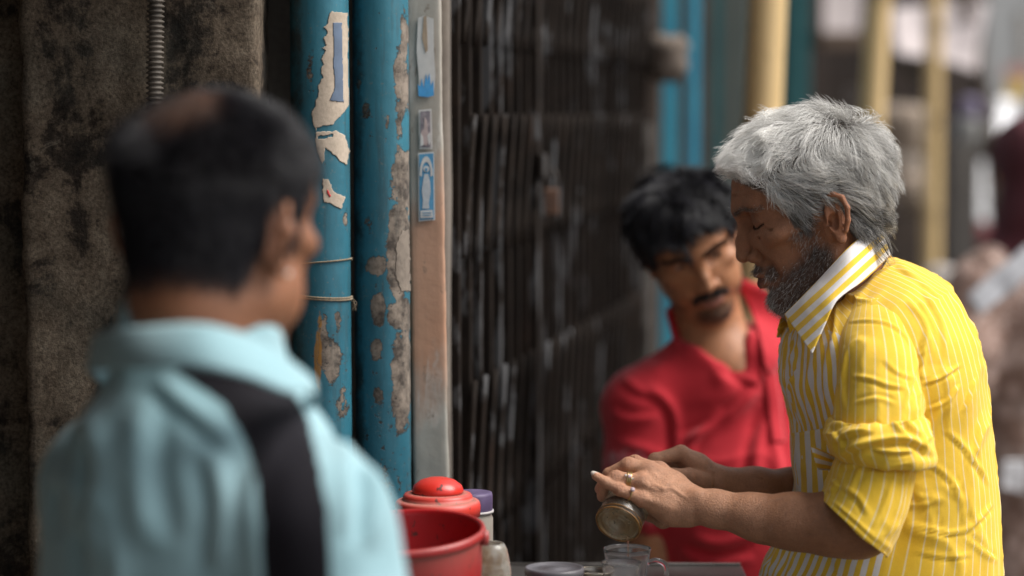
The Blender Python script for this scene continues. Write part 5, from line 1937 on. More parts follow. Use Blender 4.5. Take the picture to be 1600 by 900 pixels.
def flowL(p):
    c = p - np.array([0, -45, 122.0])
    rad = unit(c * np.array([1, 1, .3]))
    dn = sstep(70, 10, p[:, 2])[:, None]
    return unit(rad * (1 - dn) + dn * np.array([0, -.3, -1.0]))


ln = np.where(q0[:, 2] > 60, 26, 15) * RNG.uniform(.7, 1.2, len(q0))
hp = grow(q0, nl, flowL, lambda p: 3 + 1.5 * sstep(20, 90, p[:, 2]), ln, 6, .4, 31, .5, .5)
hair_curves('hair', HL.w(hp.reshape(-1, 3)).reshape(hp.shape), np.linspace(1, .5, 6) * .00032, M_black, personL, .25 + .3 * RNG.random(len(q0)))
M_ear = plain('ear_stud', (.7, .68, .65), .3, .6)
eb = lathe('earring', [(.0002, -.002), (.002, -.0014), (.0027, 0), (.002, .0014), (.0002, .002)], HL.w((-84, 0, -27)), M_ear, personL, 12)

# polo shirt: sculpted cloth, the black panel running from collar to hem over the right shoulder
bx, by = BL.o[0], BL.o[1]
F = Field(axis_pts([(bx - .34, bx + .34, .004)]), axis_pts([(by - .34, by + .34, .004)]), axis_pts([(BL.o[2] - .60, BL.o[2] + .12, .004)]))
F.fr = BL
F.ell((0, 5, -250), (176, 112, 235), 60)
F.cap((0, 10, -300), (0, 10, -560), 150, 152, k=60)
F.both('cap', (0, -5, -50), (150, -2, -106), 60, 58, k=45)
F.both('chain', [((152, 0, -108), 60), ((186, 12, -250), 60), ((198, 22, -345), 60)], k=28)
F.ell((0, -55, -150), (120, 55, 110), 60)
F.cap((0, -6, 36), (0, 0, -70), 72, 94, k=30)
F.ell((0, 0, -50), (104, 96, 40), 30)
v, f = F.mesh(); del F
v = relax(v, f, 3)
nr = vnormals(v, f)
a = fbm(v * np.array([9, 9, 4.0]), 3, 41)
v = v + nr * (.007 * (np.clip(1 - np.abs(a - .5) * 4, 0, 1) ** 2))[:, None]
LLn = [([(130, 640), (160, 720), (150, 820), (160, 900)], 9, 22, 1), ([(230, 620), (215, 720), (235, 860)], 7, 26, -1), ([(330, 700), (350, 790), (340, 900)], 7, 22, 1), ([(560, 700), (590, 760), (575, 860)], 6, 16, 1),
       ([(530, 640), (545, 720), (540, 840)], 5, 16, -1), ([(80, 740), (110, 760), (120, 840)], 7, 20, 1), ([(240, 590), (300, 640), (370, 700)], 5, 16, 1)]
v = folds(v, vnormals(v, f), LLn)
qx, qy, _ = proj(v)
nr = vnormals(v, f)
fc = (nr * unit(CAMP - v)).sum(1) > -.15
blk = in_poly(qx, qy, [(258, 572), (330, 568), (400, 585), (462, 618), (482, 655), (497, 720), (510, 790), (518, 960), (412, 960), (408, 820), (400, 745), (382, 685), (350, 632), (305, 600)]) & fc
s = NT('turquoise_polo_knit')
c_ = s.mix(s.ramp(s.noise(9, 5, .6), [(.3, 0), (.7, 1)]), (.24, .40, .445), (.30, .465, .51))
c_ = s.mix(s.ramp(s.attr('black'), [(.46, 0), (.54, 1)]), c_, (.0055, .0045, .008))
c_ = s.mix(.3, c_, s.mix(1, c_, s.ramp(s.noise(900, 2, .5), [(.3, .7), (.7, 1.25)]), 'MULTIPLY'))
s.base(c_); s.set(Roughness=.85); s.l(s.math('MULTIPLY', s.math('SUBTRACT', 1.0, s.attr('black')), .2), s.b.inputs['Sheen Weight']); s.b.inputs['Specular IOR Level'].default_value = .25
s.bump(s.noise(900, 2, .5), .2, .001)
M_polo = s.m
poloL = mesh_np('polo_shirt', v, f, M_polo, personL)
bl_ = relax(np.stack([blk.astype(float)] * 3, 1), f, 5)[:, 0]
set_float(poloL, bl_, 'black')
topc = crom(np.array([(146, 524, 2.14), (180, 514, 2.06), (240, 508, 2.02), (325, 506, 1.995), (410, 532, 2.005), (462, 568, 2.03), (494, 602, 2.07), (470, 640, 2.18), (380, 650, 2.24), (260, 610, 2.25), (175, 550, 2.21), (146, 524, 2.14)]), 120)
botc = crom(np.array([(136, 576, 2.15), (170, 578, 2.06), (230, 574, 1.995), (305, 573, 1.965), (385, 588, 1.965), (450, 612, 1.99), (492, 618, 2.05), (480, 665, 2.19), (380, 680, 2.27), (250, 650, 2.28), (160, 600, 2.22), (136, 576, 2.15)]), 120)
Vc = np.zeros((120, 10, 3))
for i in range(120):
    for j, t in enumerate(np.linspace(0, 1, 10)):
        pp = topc[i] + (botc[i] - topc[i]) * t
        Vc[i, j] = P(pp[0], pp[1], pp[2] - .006 * math.sin(math.pi * t))
vc = Vc.reshape(-1, 3)
o = mesh_np('collar', vc, grid_faces(120, 10), M_polo, poloL)
set_float(o, np.zeros(len(vc)), 'black')
md = o.modifiers.new('thickness', 'SOLIDIFY'); md.thickness = .004
trousers(hipL, BL, M_trs, personL)

# ------------------------------------------------------------------ the young man in the red polo shirt
PS = math.radians(10)
HR = head_frame((0, 0, 0), (math.sin(PS), -math.cos(PS), 0), 27, -23, .00095)
HR.o = P(1091, 407, 3.74) - HR.R @ np.array([0, 80, 27]) * .001
BR = head_frame(P(1118, 534, 3.86), (math.sin(math.radians(6)), -math.cos(math.radians(6)), 0), 0, -11)
cx_, cy_ = HR.o[0], HR.o[1]
F = Field(axis_pts([(cx_ - .30, cx_ - .14, .010), (cx_ - .14, cx_ + .15, .0022), (cx_ + .15, cx_ + .36, .010)]),
          axis_pts([(cy_ - .30, cy_ - .17, .010), (cy_ - .17, cy_ + .15, .0022), (cy_ + .15, cy_ + .34, .010)]),
          axis_pts([(-.005, 1.02, .014), (1.02, 1.20, .0035), (1.20, HR.o[2] + .16, .0022)]))
sculpt_head(F, HR, 'open', nose=.95, wide=1.0)
F.fr = HR
F.both('ell', (42, 42, -40), (20, 30, 30), 22)
F.both('ell', (30, 68, -28), (16, 18, 22), 18)
F.cap((0, -20, -10), (0, -28, -60), 52, 50, k=22)
F.fr = WORLD
F.cap(HR.w((0, -24, -50)), BR.w((0, 0, -25)), .051, .056, k=.03)
F.fr = BR
F.ell((0, 0, -250), (125, 80, 210), 60)
F.both('cap', (0, 0, -40), (130, 0, -70), 45, 42, k=40)
F.both('cap', (20, 55, -48), (110, 45, -45), 8, 7, k=14)                        # collar bones
F.chain([((-142, 0, -75), 42), ((-160, 10, -290), 36), ((-160, 40, -420), 28), ((-155, 70, -520), 22), ((-152, 78, -550), 18)], k=22)
F.chain([((150, 0, -75), 42), ((185, -10, -300), 36), ((170, 90, -520), 26), ((165, 130, -570), 20)], k=22)
for (hx, hy_, hz, sx) in ((-152, 78, -550, 0), (165, 130, -570, 0)):
    for j_ in range(4):
        if sx:
            F.chain([((hx, hy_, hz), 15), ((hx + 38, hy_ + 22, hz + 18 - 10 * j_), 9), ((hx + 66, hy_ + 26, hz + 14 - 10 * j_), 7.5), ((hx + 78, hy_ + 16, hz + 6 - 10 * j_), 6.5)], k=5)
        else:
            F.chain([((hx, hy_, hz), 15), ((hx - 14 + 9 * j_, hy_ + 12, hz - 60), 8), ((hx - 14 + 9 * j_, hy_ + 18, hz - 95 + 4 * abs(j_ - 1)), 6.5)], k=5)
    F.chain([((hx, hy_, hz), 12), ((hx + (20 if sx else -26), hy_ + 20, hz + (34 if sx else -40)), 9), ((hx + (42 if sx else -30), hy_ + 22, hz + (40 if sx else -62)), 7)], k=5)
hipR = BR.w((0, 0, -545))
F.fr = WORLD
F.cap(BR.w((0, 0, -280)), hipR, .11, .115, k=.05)
legs(F, hipR, BR)
vR, fR = F.mesh(); del F
q = HR.loc(vR)
hm = (vR[:, 2] > 1.27) & (np.linalg.norm(q, axis=1) < 190)
base = np.tile(np.array([.37, .165, .080]), (len(vR), 1))
base = lerpc(base, (.42, .21, .12), blob(q, (0, 110, -6), (14, 16, 26), .8, False) * .6 * hm)
base = lerpc(base, (.39, .19, .105), blob(q, (44, 64, 0), (20, 20, 18), .8) * .5 * hm)
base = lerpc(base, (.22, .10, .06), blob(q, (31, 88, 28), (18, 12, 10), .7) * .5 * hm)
base = lerpc(base, (.28, .105, .085), blob(q, (0, 98, -50), (22, 16, 8), .35, False) * .85 * hm)
HLR = [(-110, -36), (-60, -42), (-30, -42), (-20, -26), (-16, 24), (12, 32), (18, 6), (28, -8), (40, -6), (44, 40), (60, 62), (78, 72), (96, 82)]
sc_ = sstep(-4, 5, q[:, 2] - hairline(q[:, 1], HLR)) * hm * (q[:, 1] < 97)
sc_ = sc_ * ~((np.abs(q[:, 0]) > 73) & (q[:, 1] > -32) & (q[:, 1] < 12) & (q[:, 2] < 34))
brow = hm * np.maximum(0, 1 - np.abs(q[:, 2] - np.interp(np.abs(q[:, 0]), [8, 28, 52], [44, 47.5, 42])) / 5) * (np.abs(q[:, 0]) > 8) * (np.abs(q[:, 0]) < 52) * (q[:, 1] > 60)
mous = hm * np.maximum(blob(q, (0, 98, -34), (30, 20, 8), .4, False) * sstep(-40, -37, q[:, 2]), blob(q, (25, 84, -41), (7, 14, 9), .5)) * (q[:, 1] > 70)
stub = hm * np.clip(blob(q, (0, 84, -80), (40, 26, 22), .6, False) + blob(q, (44, 40, -58), (20, 34, 18), .7), 0, 1) * (1 - blob(q, (0, 98, -50), (24, 20, 10), .4, False))
base = lerpc(base, (.075, .045, .034), stub * .55)
base = lerpc(base, (.025, .017, .014), mous * .85)
base = lerpc(base, (.02, .014, .012), np.clip(brow * 1.4, 0, 1) * .9)
base = lerpc(base, (.012, .011, .012), sc_)
personR = mesh_np('person', vR, fR, M_skin_b)
set_col(personR, base)
tag(personR, 'young man with black hair and moustache in a red polo shirt leaning beside the gate', 'person')
# eyes looking down to his left
s = NT('eye')
co_ = s.attr('iris')
s.base(s.ramp(co_, [(0, (.012, .008, .006)), (.30, (.014, .009, .007)), (.34, (.04, .02, .012)), (.72, (.03, .016, .010)), (.78, (.34, .30, .27)), (1, (.32, .27, .25))]))
s.set(Roughness=.12)
for g in (1, -1):
    c_ = HR.w((31 * g, 71.5, 27))
    gz = unit(HR.R @ np.array([.38, .9, -.28]))
    n_, m_ = 24, 16
    pr = [(.0127 * math.sin(math.pi * k / (m_ - 1)) + .00001, .0127 * math.cos(math.pi * k / (m_ - 1))) for k in range(m_)]
    o = lathe('eye', pr, c_, s.m, personR, n_, axis=gz)
    set_float(o, np.repeat(np.linspace(0, 3.4, m_), n_), 'iris')
r0, n0 = pick(vR, fR, sc_, 15000)
q0, nl = HR.loc(r0), n0 @ HR.R


def flowR(p):
    c = p - np.array([10, -50, 116.0])
    rad = unit(c * np.array([1, 1, .3]))
    fr_ = sstep(10, 70, p[:, 1])[:, None] * sstep(40, 80, p[:, 2])[:, None]
    dn = sstep(75, 20, p[:, 2])[:, None]
    o = rad * (1 - dn) + dn * np.array([0, .1, -1.0])
    return unit(o + fr_ * np.array([-.55, .5, -.35]))


ln = np.where(q0[:, 2] > 75, 66, 40) * RNG.uniform(.7, 1.2, len(q0))
ln = np.where((q0[:, 1] > 14) & (q0[:, 2] < 36), 14, ln)
ln = np.where((q0[:, 0] > -6) & (q0[:, 1] > 50), ln * .5, ln)
ln = np.where((np.abs(q0[:, 0]) > 55) & (q0[:, 1] < 20) & (q0[:, 1] > -30) & (q0[:, 2] > 26) & (q0[:, 2] < 70), 58, ln)
hp = grow(q0, nl, flowR, lambda p: (.55 + 1.0 * vn(p * .035, 9)) * (6 + 9 * sstep(60, 120, p[:, 2]) + 5 * sstep(40, 85, p[:, 1]) + 11 * sstep(55, 30, p[:, 2]) * (p[:, 1] < 22) * (p[:, 1] > -40)) * np.where((p[:, 2] < 30) & (p[:, 1] > 0), .3, 1), ln, 10, 1.0, 51, .5, .45, .04, clump=260, cl=.8)
clump = fbm(q0 * .07, 2, 61)
hair_curves('hair', HR.w(hp.reshape(-1, 3)).reshape(hp.shape), np.linspace(1, .4, 10) * .00030, M_black, personR, .2 + .9 * (clump - .3))
whiskers(mous, 1300, 3, 6, lambda q_: unit(np.stack([np.sign(q_[:, 0]) * .7, .2 + 0 * q_[:, 1], -.7 + 0 * q_[:, 1]], 1)), lambda q_: np.full(len(q_), .15), 'moustache', M_black, personR, vR, fR, HR, curl=.25, rad0=.00018, lift=.25)
whiskers(brow, 700, 6, 10, lambda q_: unit(np.stack([np.sign(q_[:, 0]) * 1.0, -.2 + 0 * q_[:, 1], .3 + 0 * q_[:, 1]], 1)), lambda q_: np.full(len(q_), .1), 'eyebrow', M_black, personR, vR, fR, HR, curl=.2, rad0=.00022)
whiskers(stub, 1500, 2, 5, bd, lambda q_: np.full(len(q_), .2), 'stubble', M_black, personR, vR, fR, HR, curl=.5, rad0=.00013)

bx, by, bz_ = BR.o
F = Field(axis_pts([(bx - .30, bx + .34, .0045)]), axis_pts([(by - .24, by + .22, .0045)]), axis_pts([(bz_ - .62, bz_ + .07, .0045)]))
F.fr = BR
F.ell((0, -5, -250), (158, 102, 230), 60)
F.cap((5, 0, -300), (10, 0, -560), 138, 140, k=60)
F.both('cap', (0, -4, -36), (128, 0, -72), 56, 56, k=45)
F.chain([((-140, 0, -76), 56), ((-152, 6, -170), 56), ((-158, 8, -228), 58)], k=26)
F.chain([((148, 0, -76), 56), ((176, -4, -170), 56), ((182, -6, -228), 56)], k=26)
F.cap((0, 6, -22), (0, 0, -66), 64, 84, k=26)
# open neck: a wedge cut down the front
F.chain([((8, 62, 14), 42), ((18, 84, -30), 28), ((30, 98, -62), 9)], k=10, op='-')
F.cap((0, 4, 40), (0, 6, -10), 58, 56, k=6, op='-')
v, f = F.mesh(); del F
v = relax(v, f, 2)
nr = vnormals(v, f)
a = fbm(v * np.array([10, 10, 6.0]), 3, 71)
v = v + nr * (.0065 * (np.clip(1 - np.abs(a - .5) * 4, 0, 1) ** 2))[:, None]
LR = [([(1010, 600), (1050, 640), (1058, 700), (1050, 760)], 7, 9, 1), ([(1130, 640), (1090, 680), (1070, 720)], 7, 9, -1), ([(1190, 600), (1150, 640), (1110, 670), (1060, 690)], 7, 9, 1),
      ([(1200, 640), (1180, 720), (1190, 790)], 7, 11, 1), ([(1220, 600), (1210, 680), (1225, 760)], 6, 10, -1), ([(970, 590), (1000, 610), (1030, 620)], 4, 8, 1), ([(950, 640), (985, 655), (1030, 650)], 4, 8, -1),
      ([(960, 690), (1000, 700), (1050, 720)], 4, 8, 1), ([(1080, 840), (1130, 850), (1190, 830)], 6, 9, 1), ([(1060, 860), (1110, 880), (1180, 870)], 6, 9, -1), ([(1120, 560), (1160, 590), (1196, 600)], 4, 7, 1)]
v = folds(v, vnormals(v, f), LR)
s = NT('red_polo_knit')
c_ = s.mix(s.ramp(s.noise(9, 5, .6), [(.3, 0), (.7, 1)]), (.40, .012, .022), (.50, .018, .03))
c_ = s.mix(s.math('MULTIPLY', s.attr('faded'), s.ramp(s.noise(90, 6, .7), [(.42, 0), (.58, .75)])), c_, (.50, .32, .34))
c_ = s.mix(.3, c_, s.mix(1, c_, s.ramp(s.noise(900, 2, .5), [(.3, .7), (.7, 1.25)]), 'MULTIPLY'))
s.base(c_); s.set(Roughness=.85); s.b.inputs['Sheen Weight'].default_value = .25; s.b.inputs['Specular IOR Level'].default_value = .25
s.bump(s.noise(900, 2, .5), .2, .001)
M_redp = s.m
poloR = mesh_np('polo_shirt', v, f, M_redp, personR)
qb = BR.loc(v)
set_float(poloR, sstep(-205, -222, qb[:, 2]) * (qb[:, 0] < -95) * sstep(-262, -240, qb[:, 2]) + blob(np.stack(proj(v)[:2] + (np.zeros(len(v)),), 1), (975, 718, 0), (40, 22, 9), .6, False), 'faded')


def leaf(name, tp, bt, m=60, n=8, bow=.006, mat=None, par=None, th=.003):
    tp, bt = crom(np.array(tp, float), m), crom(np.array(bt, float), m)
    V = np.zeros((m, n, 3))
    for i in range(m):
        for j, t in enumerate(np.linspace(0, 1, n)):
            pp = tp[i] + (bt[i] - tp[i]) * t
            V[i, j] = P(pp[0], pp[1], pp[2] - bow * math.sin(math.pi * t))
    o = mesh_np(name, V.reshape(-1, 3), grid_faces(m, n), mat, par)
    set_float(o, np.zeros(m * n), 'faded')
    md = o.modifiers.new('thickness', 'SOLIDIFY'); md.thickness = th
    return o


surfR = surf_of(v, f)


def lay(pts, lift):
    a = crom(np.array(pts, float), 24)
    d = surfR(a[:, 0], a[:, 1]) - lift
    d = np.convolve(np.pad(d, 3, mode='edge'), np.ones(7) / 7, 'valid')
    return [(x, y, z) for (x, y), z in zip(a, d)]


leaf('collar', lay([(1056, 468), (1060, 482), (1066, 498), (1083, 526), (1098, 540), (1128, 548), (1160, 555), (1192, 563)], .014),
     lay([(1040, 486), (1044, 504), (1052, 530), (1068, 556), (1092, 574), (1128, 582), (1160, 586), (1192, 594)], .006), 80, 10, .004, M_redp, poloR, .0025)
leaf('collar', lay([(1132, 447), (1150, 452), (1161, 462), (1172, 486), (1182, 512), (1189, 542), (1193, 566)], .014),
     lay([(1160, 436), (1196, 452), (1222, 480), (1228, 515), (1224, 545), (1216, 570), (1204, 590)], .006), 70, 10, .004, M_redp, poloR, .0025)
leaf('placket', lay([(1190, 566), (1200, 640), (1206, 690)], .004), lay([(1212, 566), (1220, 640), (1226, 690)], .004), 30, 6, .002, M_redp, poloR, .002)
trousers(hipR, BR, M_trs, personR)


# ------------------------------------------------------------------ people farther down the street
def passer_by(px, d, htop, f0, cloth_mat, trs_mat, label, scarf=None, hair=None, arm_fwd=0.0, robe=False, scale=1.0, skin=(.20, .10, .06)):
    """a clothed standing figure; htop is the height of the crown"""
    k = scale
    g0 = np.array([X(px, d), d * math.cos(PITCH), 0])
    H = head_frame(g0 + np.array([0, 0, htop - .135 * k]), f0, 6, 0, .001 * k)
    B = head_frame(g0 + np.array([0, 0, htop - .30 * k]), f0, 0, 0, .001 * k)
    rg_ = lambda r, st: [(-r, r, st)]
    mk = lambda st, zl, zh: Field(axis_pts([(g0[0] - .4, g0[0] + .4, st)]), axis_pts([(g0[1] - .4, g0[1] + .4, st)]), axis_pts([(zl, zh, st)]))
    F = mk(.009, -.005, htop + .03)
    sculpt_head(F, H, 'closed')
    F.fr = H
    F.cap((0, -20, -10), (0, -30, -80), 52, 52, k=22)
    F.fr = B
    F.cap((0, -5, 40), (0, 0, -20), 54, 58, k=30)
    F.ell((0, 0, -230), (125, 80, 220), 60)
    F.both('cap', (0, 0, -40), (140, 0, -60), 45, 42, k=40)
    for g in (1, -1):
        el = (185 * g, 20, -310)
        wr = (150 * g - 60 * g * arm_fwd, 60 + 190 * arm_fwd, -540 + 230 * arm_fwd)
        F.chain([((150 * g, 0, -65), 42), (el, 35), (wr, 22)], k=22)
        dv = unit(np.array(wr) - np.array(el))
        for j_ in range(4):
            o_ = np.array([8 * (j_ - 1.5), 0, 0])
            F.chain([(np.array(wr), 15), (np.array(wr) + dv * 60 + o_, 8), (np.array(wr) + dv * 100 + o_, 6)], k=6)
        F.chain([(np.array(wr), 12), (np.array(wr) + dv * 35 - np.array([28 * g, -8, 0]), 8)], k=6)
    hip = B.w((0, 0, -530))
    F.fr = WORLD
    F.cap(B.w((0, 0, -250)), hip, .105 * k, .115 * k, k=.05)
    legs(F, hip, B)
    v, f = F.mesh()
    o = mesh_np('person', v, f, M_skin_b)
    set_col(o, np.tile(np.array(skin), (len(v), 1)))
    tag(o, label, 'person')
    F = mk(.010, .08, htop)
    F.fr = B
    F.ell((0, 0, -230), (150, 102, 235), 60)
    F.cap((0, 0, -300), (0, 0, -520), 132, 145, k=60)
    F.both('cap', (0, -4, -34), (140, 0, -62), 56, 56, k=45)
    F.both('chain', [((152, 0, -66), 56), ((187, 20, -310), 50)], k=26)
    if robe:
        F.cap((0, 0, -500), (0, 0, -(htop - .30) * 1000 / k + 120), 150, 200, k=60)
        for g in (1, -1):
            F.chain([((187 * g, 20, -310), 52), ((150 * g - 50 * g * arm_fwd, 50 + 160 * arm_fwd, -520 + 220 * arm_fwd), 48)], k=26)
    v, f = F.mesh()
    v = relax(v, f, 2)
    v = v + vnormals(v, f) * (.03 * (fbm(v * np.array([8, 8, 3.0]), 3, int(px)) - .5))[:, None]
    mesh_np('dress' if robe else 'shirt', v, f, cloth_mat, o)
    if scarf:
        F = mk(.009, htop - .5, htop + .05)
        F.fr = H
        F.ell((0, -10, 45), (86, 104, 96), 10)
        F.ell((0, 50, 60), (70, 52, 60), 20)
        F.cap((0, -20, 0), (0, -20, -110), 84, 110, k=40)
        F.ell((0, 96, -12), (48, 44, 62), 8, op='-')
        F.ell((0, 20, -190), (150, 100, 90), 40)
        v, f = F.mesh()
        v = v + vnormals(v, f) * (.02 * (fbm(v * 12, 3, 3) - .5))[:, None]
        mesh_np('headscarf', v, f, scarf, o)
    else:
        F = mk(.008, htop - .25, htop + .04)
        F.fr = H
        F.ell((0, -10, 55), (82, 98, 86), 6)
        F.ell((0, 75, 10), (90, 50, 56), 10, op='-')
        F.ell((0, 0, -40), (110, 120, 42), 10, op='-')
        v, f = F.mesh()
        v = v + vnormals(v, f) * (.014 * (fbm(v * 30, 3, 3) - .5))[:, None]
        mesh_np('hair', v, f, plain('dark_hair', (.012, .011, .011), .5), o)
    if not robe:
        trousers(hip, B, trs_mat, o)
    return o, H, B


s = NT('patterned_dress_cloth')
n1_ = s.n('ShaderNodeTexVoronoi'); n1_.inputs['Scale'].default_value = 24; s.l(s.co(), n1_.inputs['Vector'])
c_ = s.mix(s.ramp(n1_.outputs[0], [(.28, 0), (.42, 1)]), (.58, .42, .36), (.24, .15, .115))
c_ = s.mix(s.ramp(s.noise(20, 4, .6), [(.5, 0), (.6, .6)]), c_, (.52, .40, .35))
s.base(c_); s.set(Roughness=.85)
woman, HW, BW = passer_by(1614, 5.7, 1.595, (-.55, .83, 0), s.m, M_trs, 'woman in a brown patterned dress and maroon headscarf at the right edge', scarf=plain('maroon_scarf', (.085, .018, .026), .85), arm_fwd=.85, robe=True, skin=(.36, .16, .075))
F = Field(axis_pts([(BW.o[0] - .34, BW.o[0] + .34, .009)]), axis_pts([(BW.o[1] - .3, BW.o[1] + .3, .009)]), axis_pts([(BW.o[2] - .42, BW.o[2] + .06, .009)]))
F.fr = BW
F.ell((0, 0, -130), (178, 130, 150), 40)
F.both('chain', [((160, 10, -90), 74), ((196, 24, -230), 76), ((188, 50, -300), 66)], k=40)
v, f = F.mesh()
v = v + vnormals(v, f) * (.022 * (fbm(v * np.array([10, 10, 5.0]), 3, 77) - .5))[:, None]
s = NT('pink_patterned_shawl')
n1_ = s.n('ShaderNodeTexVoronoi'); n1_.inputs['Scale'].default_value = 60; s.l(s.co(), n1_.inputs['Vector'])
s.base(s.mix(s.ramp(n1_.outputs[0], [(.3, 0), (.45, 1)]), (.66, .50, .44), (.36, .235, .19))); s.set(Roughness=.85)
mesh_np('shawl', v, f, s.m, woman)
M_bagw = plain('bag_white', (.46, .47, .50), .6)
bag = sheet('bag_strap', [(1604, 384, 5.30), (1630, 412, 5.30), (1532, 492, 5.27), (1514, 462, 5.27)], M_bagw, 'pale white strap bag slung across the arm of the woman', 'bag', .015, .02)
sheet('paper_slip', [(1566, 725, 5.38), (1604, 722, 5.38), (1604, 770, 5.38), (1562, 768, 5.38)], M_white, 'white paper held low before the brown patterned dress', 'paper', .01, .008)
passer_by(1490, 10.6, 1.42, (-.3, -1, 0), plain('crimson_cloth', (.20, .045, .05), .85), M_trs, 'person in crimson clothes far off behind the thin bamboo pole', arm_fwd=.4)
passer_by(1548, 13.5, 1.50, (.2, 1, 0), plain('pale_shirt', (.46, .46, .47), .85), M_trs, 'distant person in a pale grey shirt beside the bright house', arm_fwd=.1)
passer_by(1425, 12.5, 1.30, (1, -.4, 0), plain('dusky_shirt', (.13, .09, .085), .85), M_trs, 'distant person in dusky brown behind the sacks', arm_fwd=.3)
# ================================================================== TEA STALL
TZ = .990                                                # height of the counter
stall = empty('tea_counter', (.02, 2.7, 0), 'grey metal tea counter with a rolled tin edge under the cups and jars', 'counter')
M_zinc = worn('counter_zinc', (.06, .055, .05), (.13, .12, .115), 12, .5, .2, (.03, .025, .02), .54, metal=.4)
M_wood = worn('counter_wood', (.10, .065, .04), (.16, .11, .07), 8, .8, .2)
cx0, cx1 = X(520, 2.6), .312
box('counter_top', (cx0, 2.42, TZ - .02), (cx1, 3.25, TZ), M_zinc, stall, .003)
zl = TZ
box('front_board', (cx0 + .02, 2.44, .35), (cx1 - .02, 2.46, TZ - .022), M_wood, stall, .002)
box('side_board', (cx0 + .02, 2.462, .35), (cx0 + .04, 3.0, TZ - .022), M_wood, stall, .002)
box('side_board', (cx1 - .04, 2.462, .35), (cx1 - .02, 3.0, TZ - .022), M_wood, stall, .002)
for (a, b) in ((cx0 + .05, 2.48), (cx1 - .09, 2.48), (cx0 + .05, 2.95), (cx1 - .09, 2.95)):
    box('leg', (a, b, 0), (a + .04, b + .04, TZ - .022), M_wood, stall, .002)
tube('tin_lip', [(cx0 + .002, 3.246, zl + .001), (cx1 - .002, 3.246, zl + .001)], .0025, M_zinc, stall, 8)

def redplastic(name, c1, c2):
    s = NT(name)
    c = s.mix(s.ramp(s.noise(12, 6, .6), [(.3, 0), (.7, 1)]), c1, c2)
    d = s.noise(85, 5, .62, s.co(1, 1, 1), .4)
    c = s.mix(s.ramp(d, [(.62, 0), (.65, .9)]), c, (.06, .018, .014))
    c = s.mix(s.math('MULTIPLY', s.attr('dust'), .8), c, (.34, .20, .16))
    s.base(c)
    s.set(Roughness=s.math('ADD', s.math('MULTIPLY', s.attr('dust'), .4), .32))
    s.b.inputs['Subsurface Weight'].default_value = .08
    s.b.inputs['Subsurface Scale'].default_value = .01
    s.bump(s.noise(80, 6, .6), .12, .001)
    return s.m


M_bucket = redplastic('bucket_plastic', (.26, .004, .007), (.34, .007, .010))
M_lid = redplastic('lid_plastic', (.54, .022, .014), (.62, .034, .022))


def dust(o, seg, per):
    set_float(o, np.repeat(np.array(per, float), seg), 'dust')


# red bucket
bax = unit(np.array([-.045, -.095, 1.0]))
BC = P(630, 829, 2.72)
h_ = (BC[2] - TZ) - .010
BC = BC - bax * h_
R_ = .0870
prof = [(.0005, .004), (R_ * .80, .004), (R_ * .82, .006), (R_ * .985, h_ - .006), (R_ * .995, h_ - .001), (R_ * 1.02, h_ + .0015), (R_ * 1.055, h_ + .0005), (R_ * 1.07, h_ - .003), (R_ * 1.065, h_ - .0075), (R_ * 1.045, h_ - .0095),
        (R_ * 1.02, h_ - .009), (R_ * 1.015, h_ - .013), (R_ * .99, h_ - .05), (R_ * .84, .001), (.0005, .0005)]
o = lathe('bucket', prof, BC, M_bucket, None, 96, axis=bax)
dust(o, 96, [0, 0, 0, 0, 0, .1, .25, .1, .1, .75, .8, .35, 0, 0, 0])
tag(o, 'open red plastic bucket with a rolled rim on the counter', 'bucket')
# ear of the bail at the rim
ear_ = lathe('handle_lug', [(.0003, -.008), (.0045, -.008), (.0055, 0), (.0045, .008), (.0003, .008)], BC + bax * (h_ - .010) + np.array([R_ * 1.05, -.016, .004]), M_bucket, o, 14)
dust(ear_, 14, [.3, .3, .2, .3, .3])

# jar with the knobbed red lid
JC = P(684, 800, 2.90)
zj = zat(792, 2.87)
JC[2] = TZ + .001
hj = zj - TZ
r = .0495
M_clear = NT('cloudy_jar_plastic')
M_clear.base((.62, .57, .50)); M_clear.set(Roughness=.35); M_clear.b.inputs['Transmission Weight'].default_value = .55; M_clear.b.inputs['IOR'].default_value = 1.3
M_clear.bump(M_clear.noise(40, 5, .6), .15, .002)
M_clear = M_clear.m
jar = empty('lidded_jar', JC, 'cloudy jar with a domed red lid behind the red bucket', 'jar')
lathe('jar_body', [(.0005, .001), (r * .93, .001), (r * .97, .006), (r * .97, hj - .035), (r * .92, hj - .012), (r * .9, hj - .012), (r * .94, hj - .036), (r * .94, .008), (.0005, .004)], JC, M_clear, jar, 48)
zz_ = hj - .016
o = lathe('lid', [(r * .98, zz_), (r * 1.03, zz_), (r * 1.04, zz_ + .012), (r * 1.02, zz_ + .0165), (r * .97, zz_ + .0185), (r * .86, zz_ + .0195), (r * .845, zz_ + .019), (r * .84, zz_ + .0235), (r * .80, zz_ + .0265), (r * .66, zz_ + .0275), (r * .60, zz_ + .0265), (r * .59, zz_ + .026), (.0005, zz_ + .026)], JC, M_lid, jar, 72)
dust(o, 72, [.2, .1, .1, .2, .7, .95, .9, .15, .25, .9, .95, .9, .9])
o = lathe('lid_knob', [(r * .57, zz_ + .0262), (r * .62, zz_ + .0285), (r * .625, zz_ + .031), (r * .58, zz_ + .0365), (r * .42, zz_ + .0425), (r * .22, zz_ + .0455), (.0005, zz_ + .0462)], JC, M_lid, o, 60)
dust(o, 60, [.2, .05, 0, 0, .05, .1, .1])

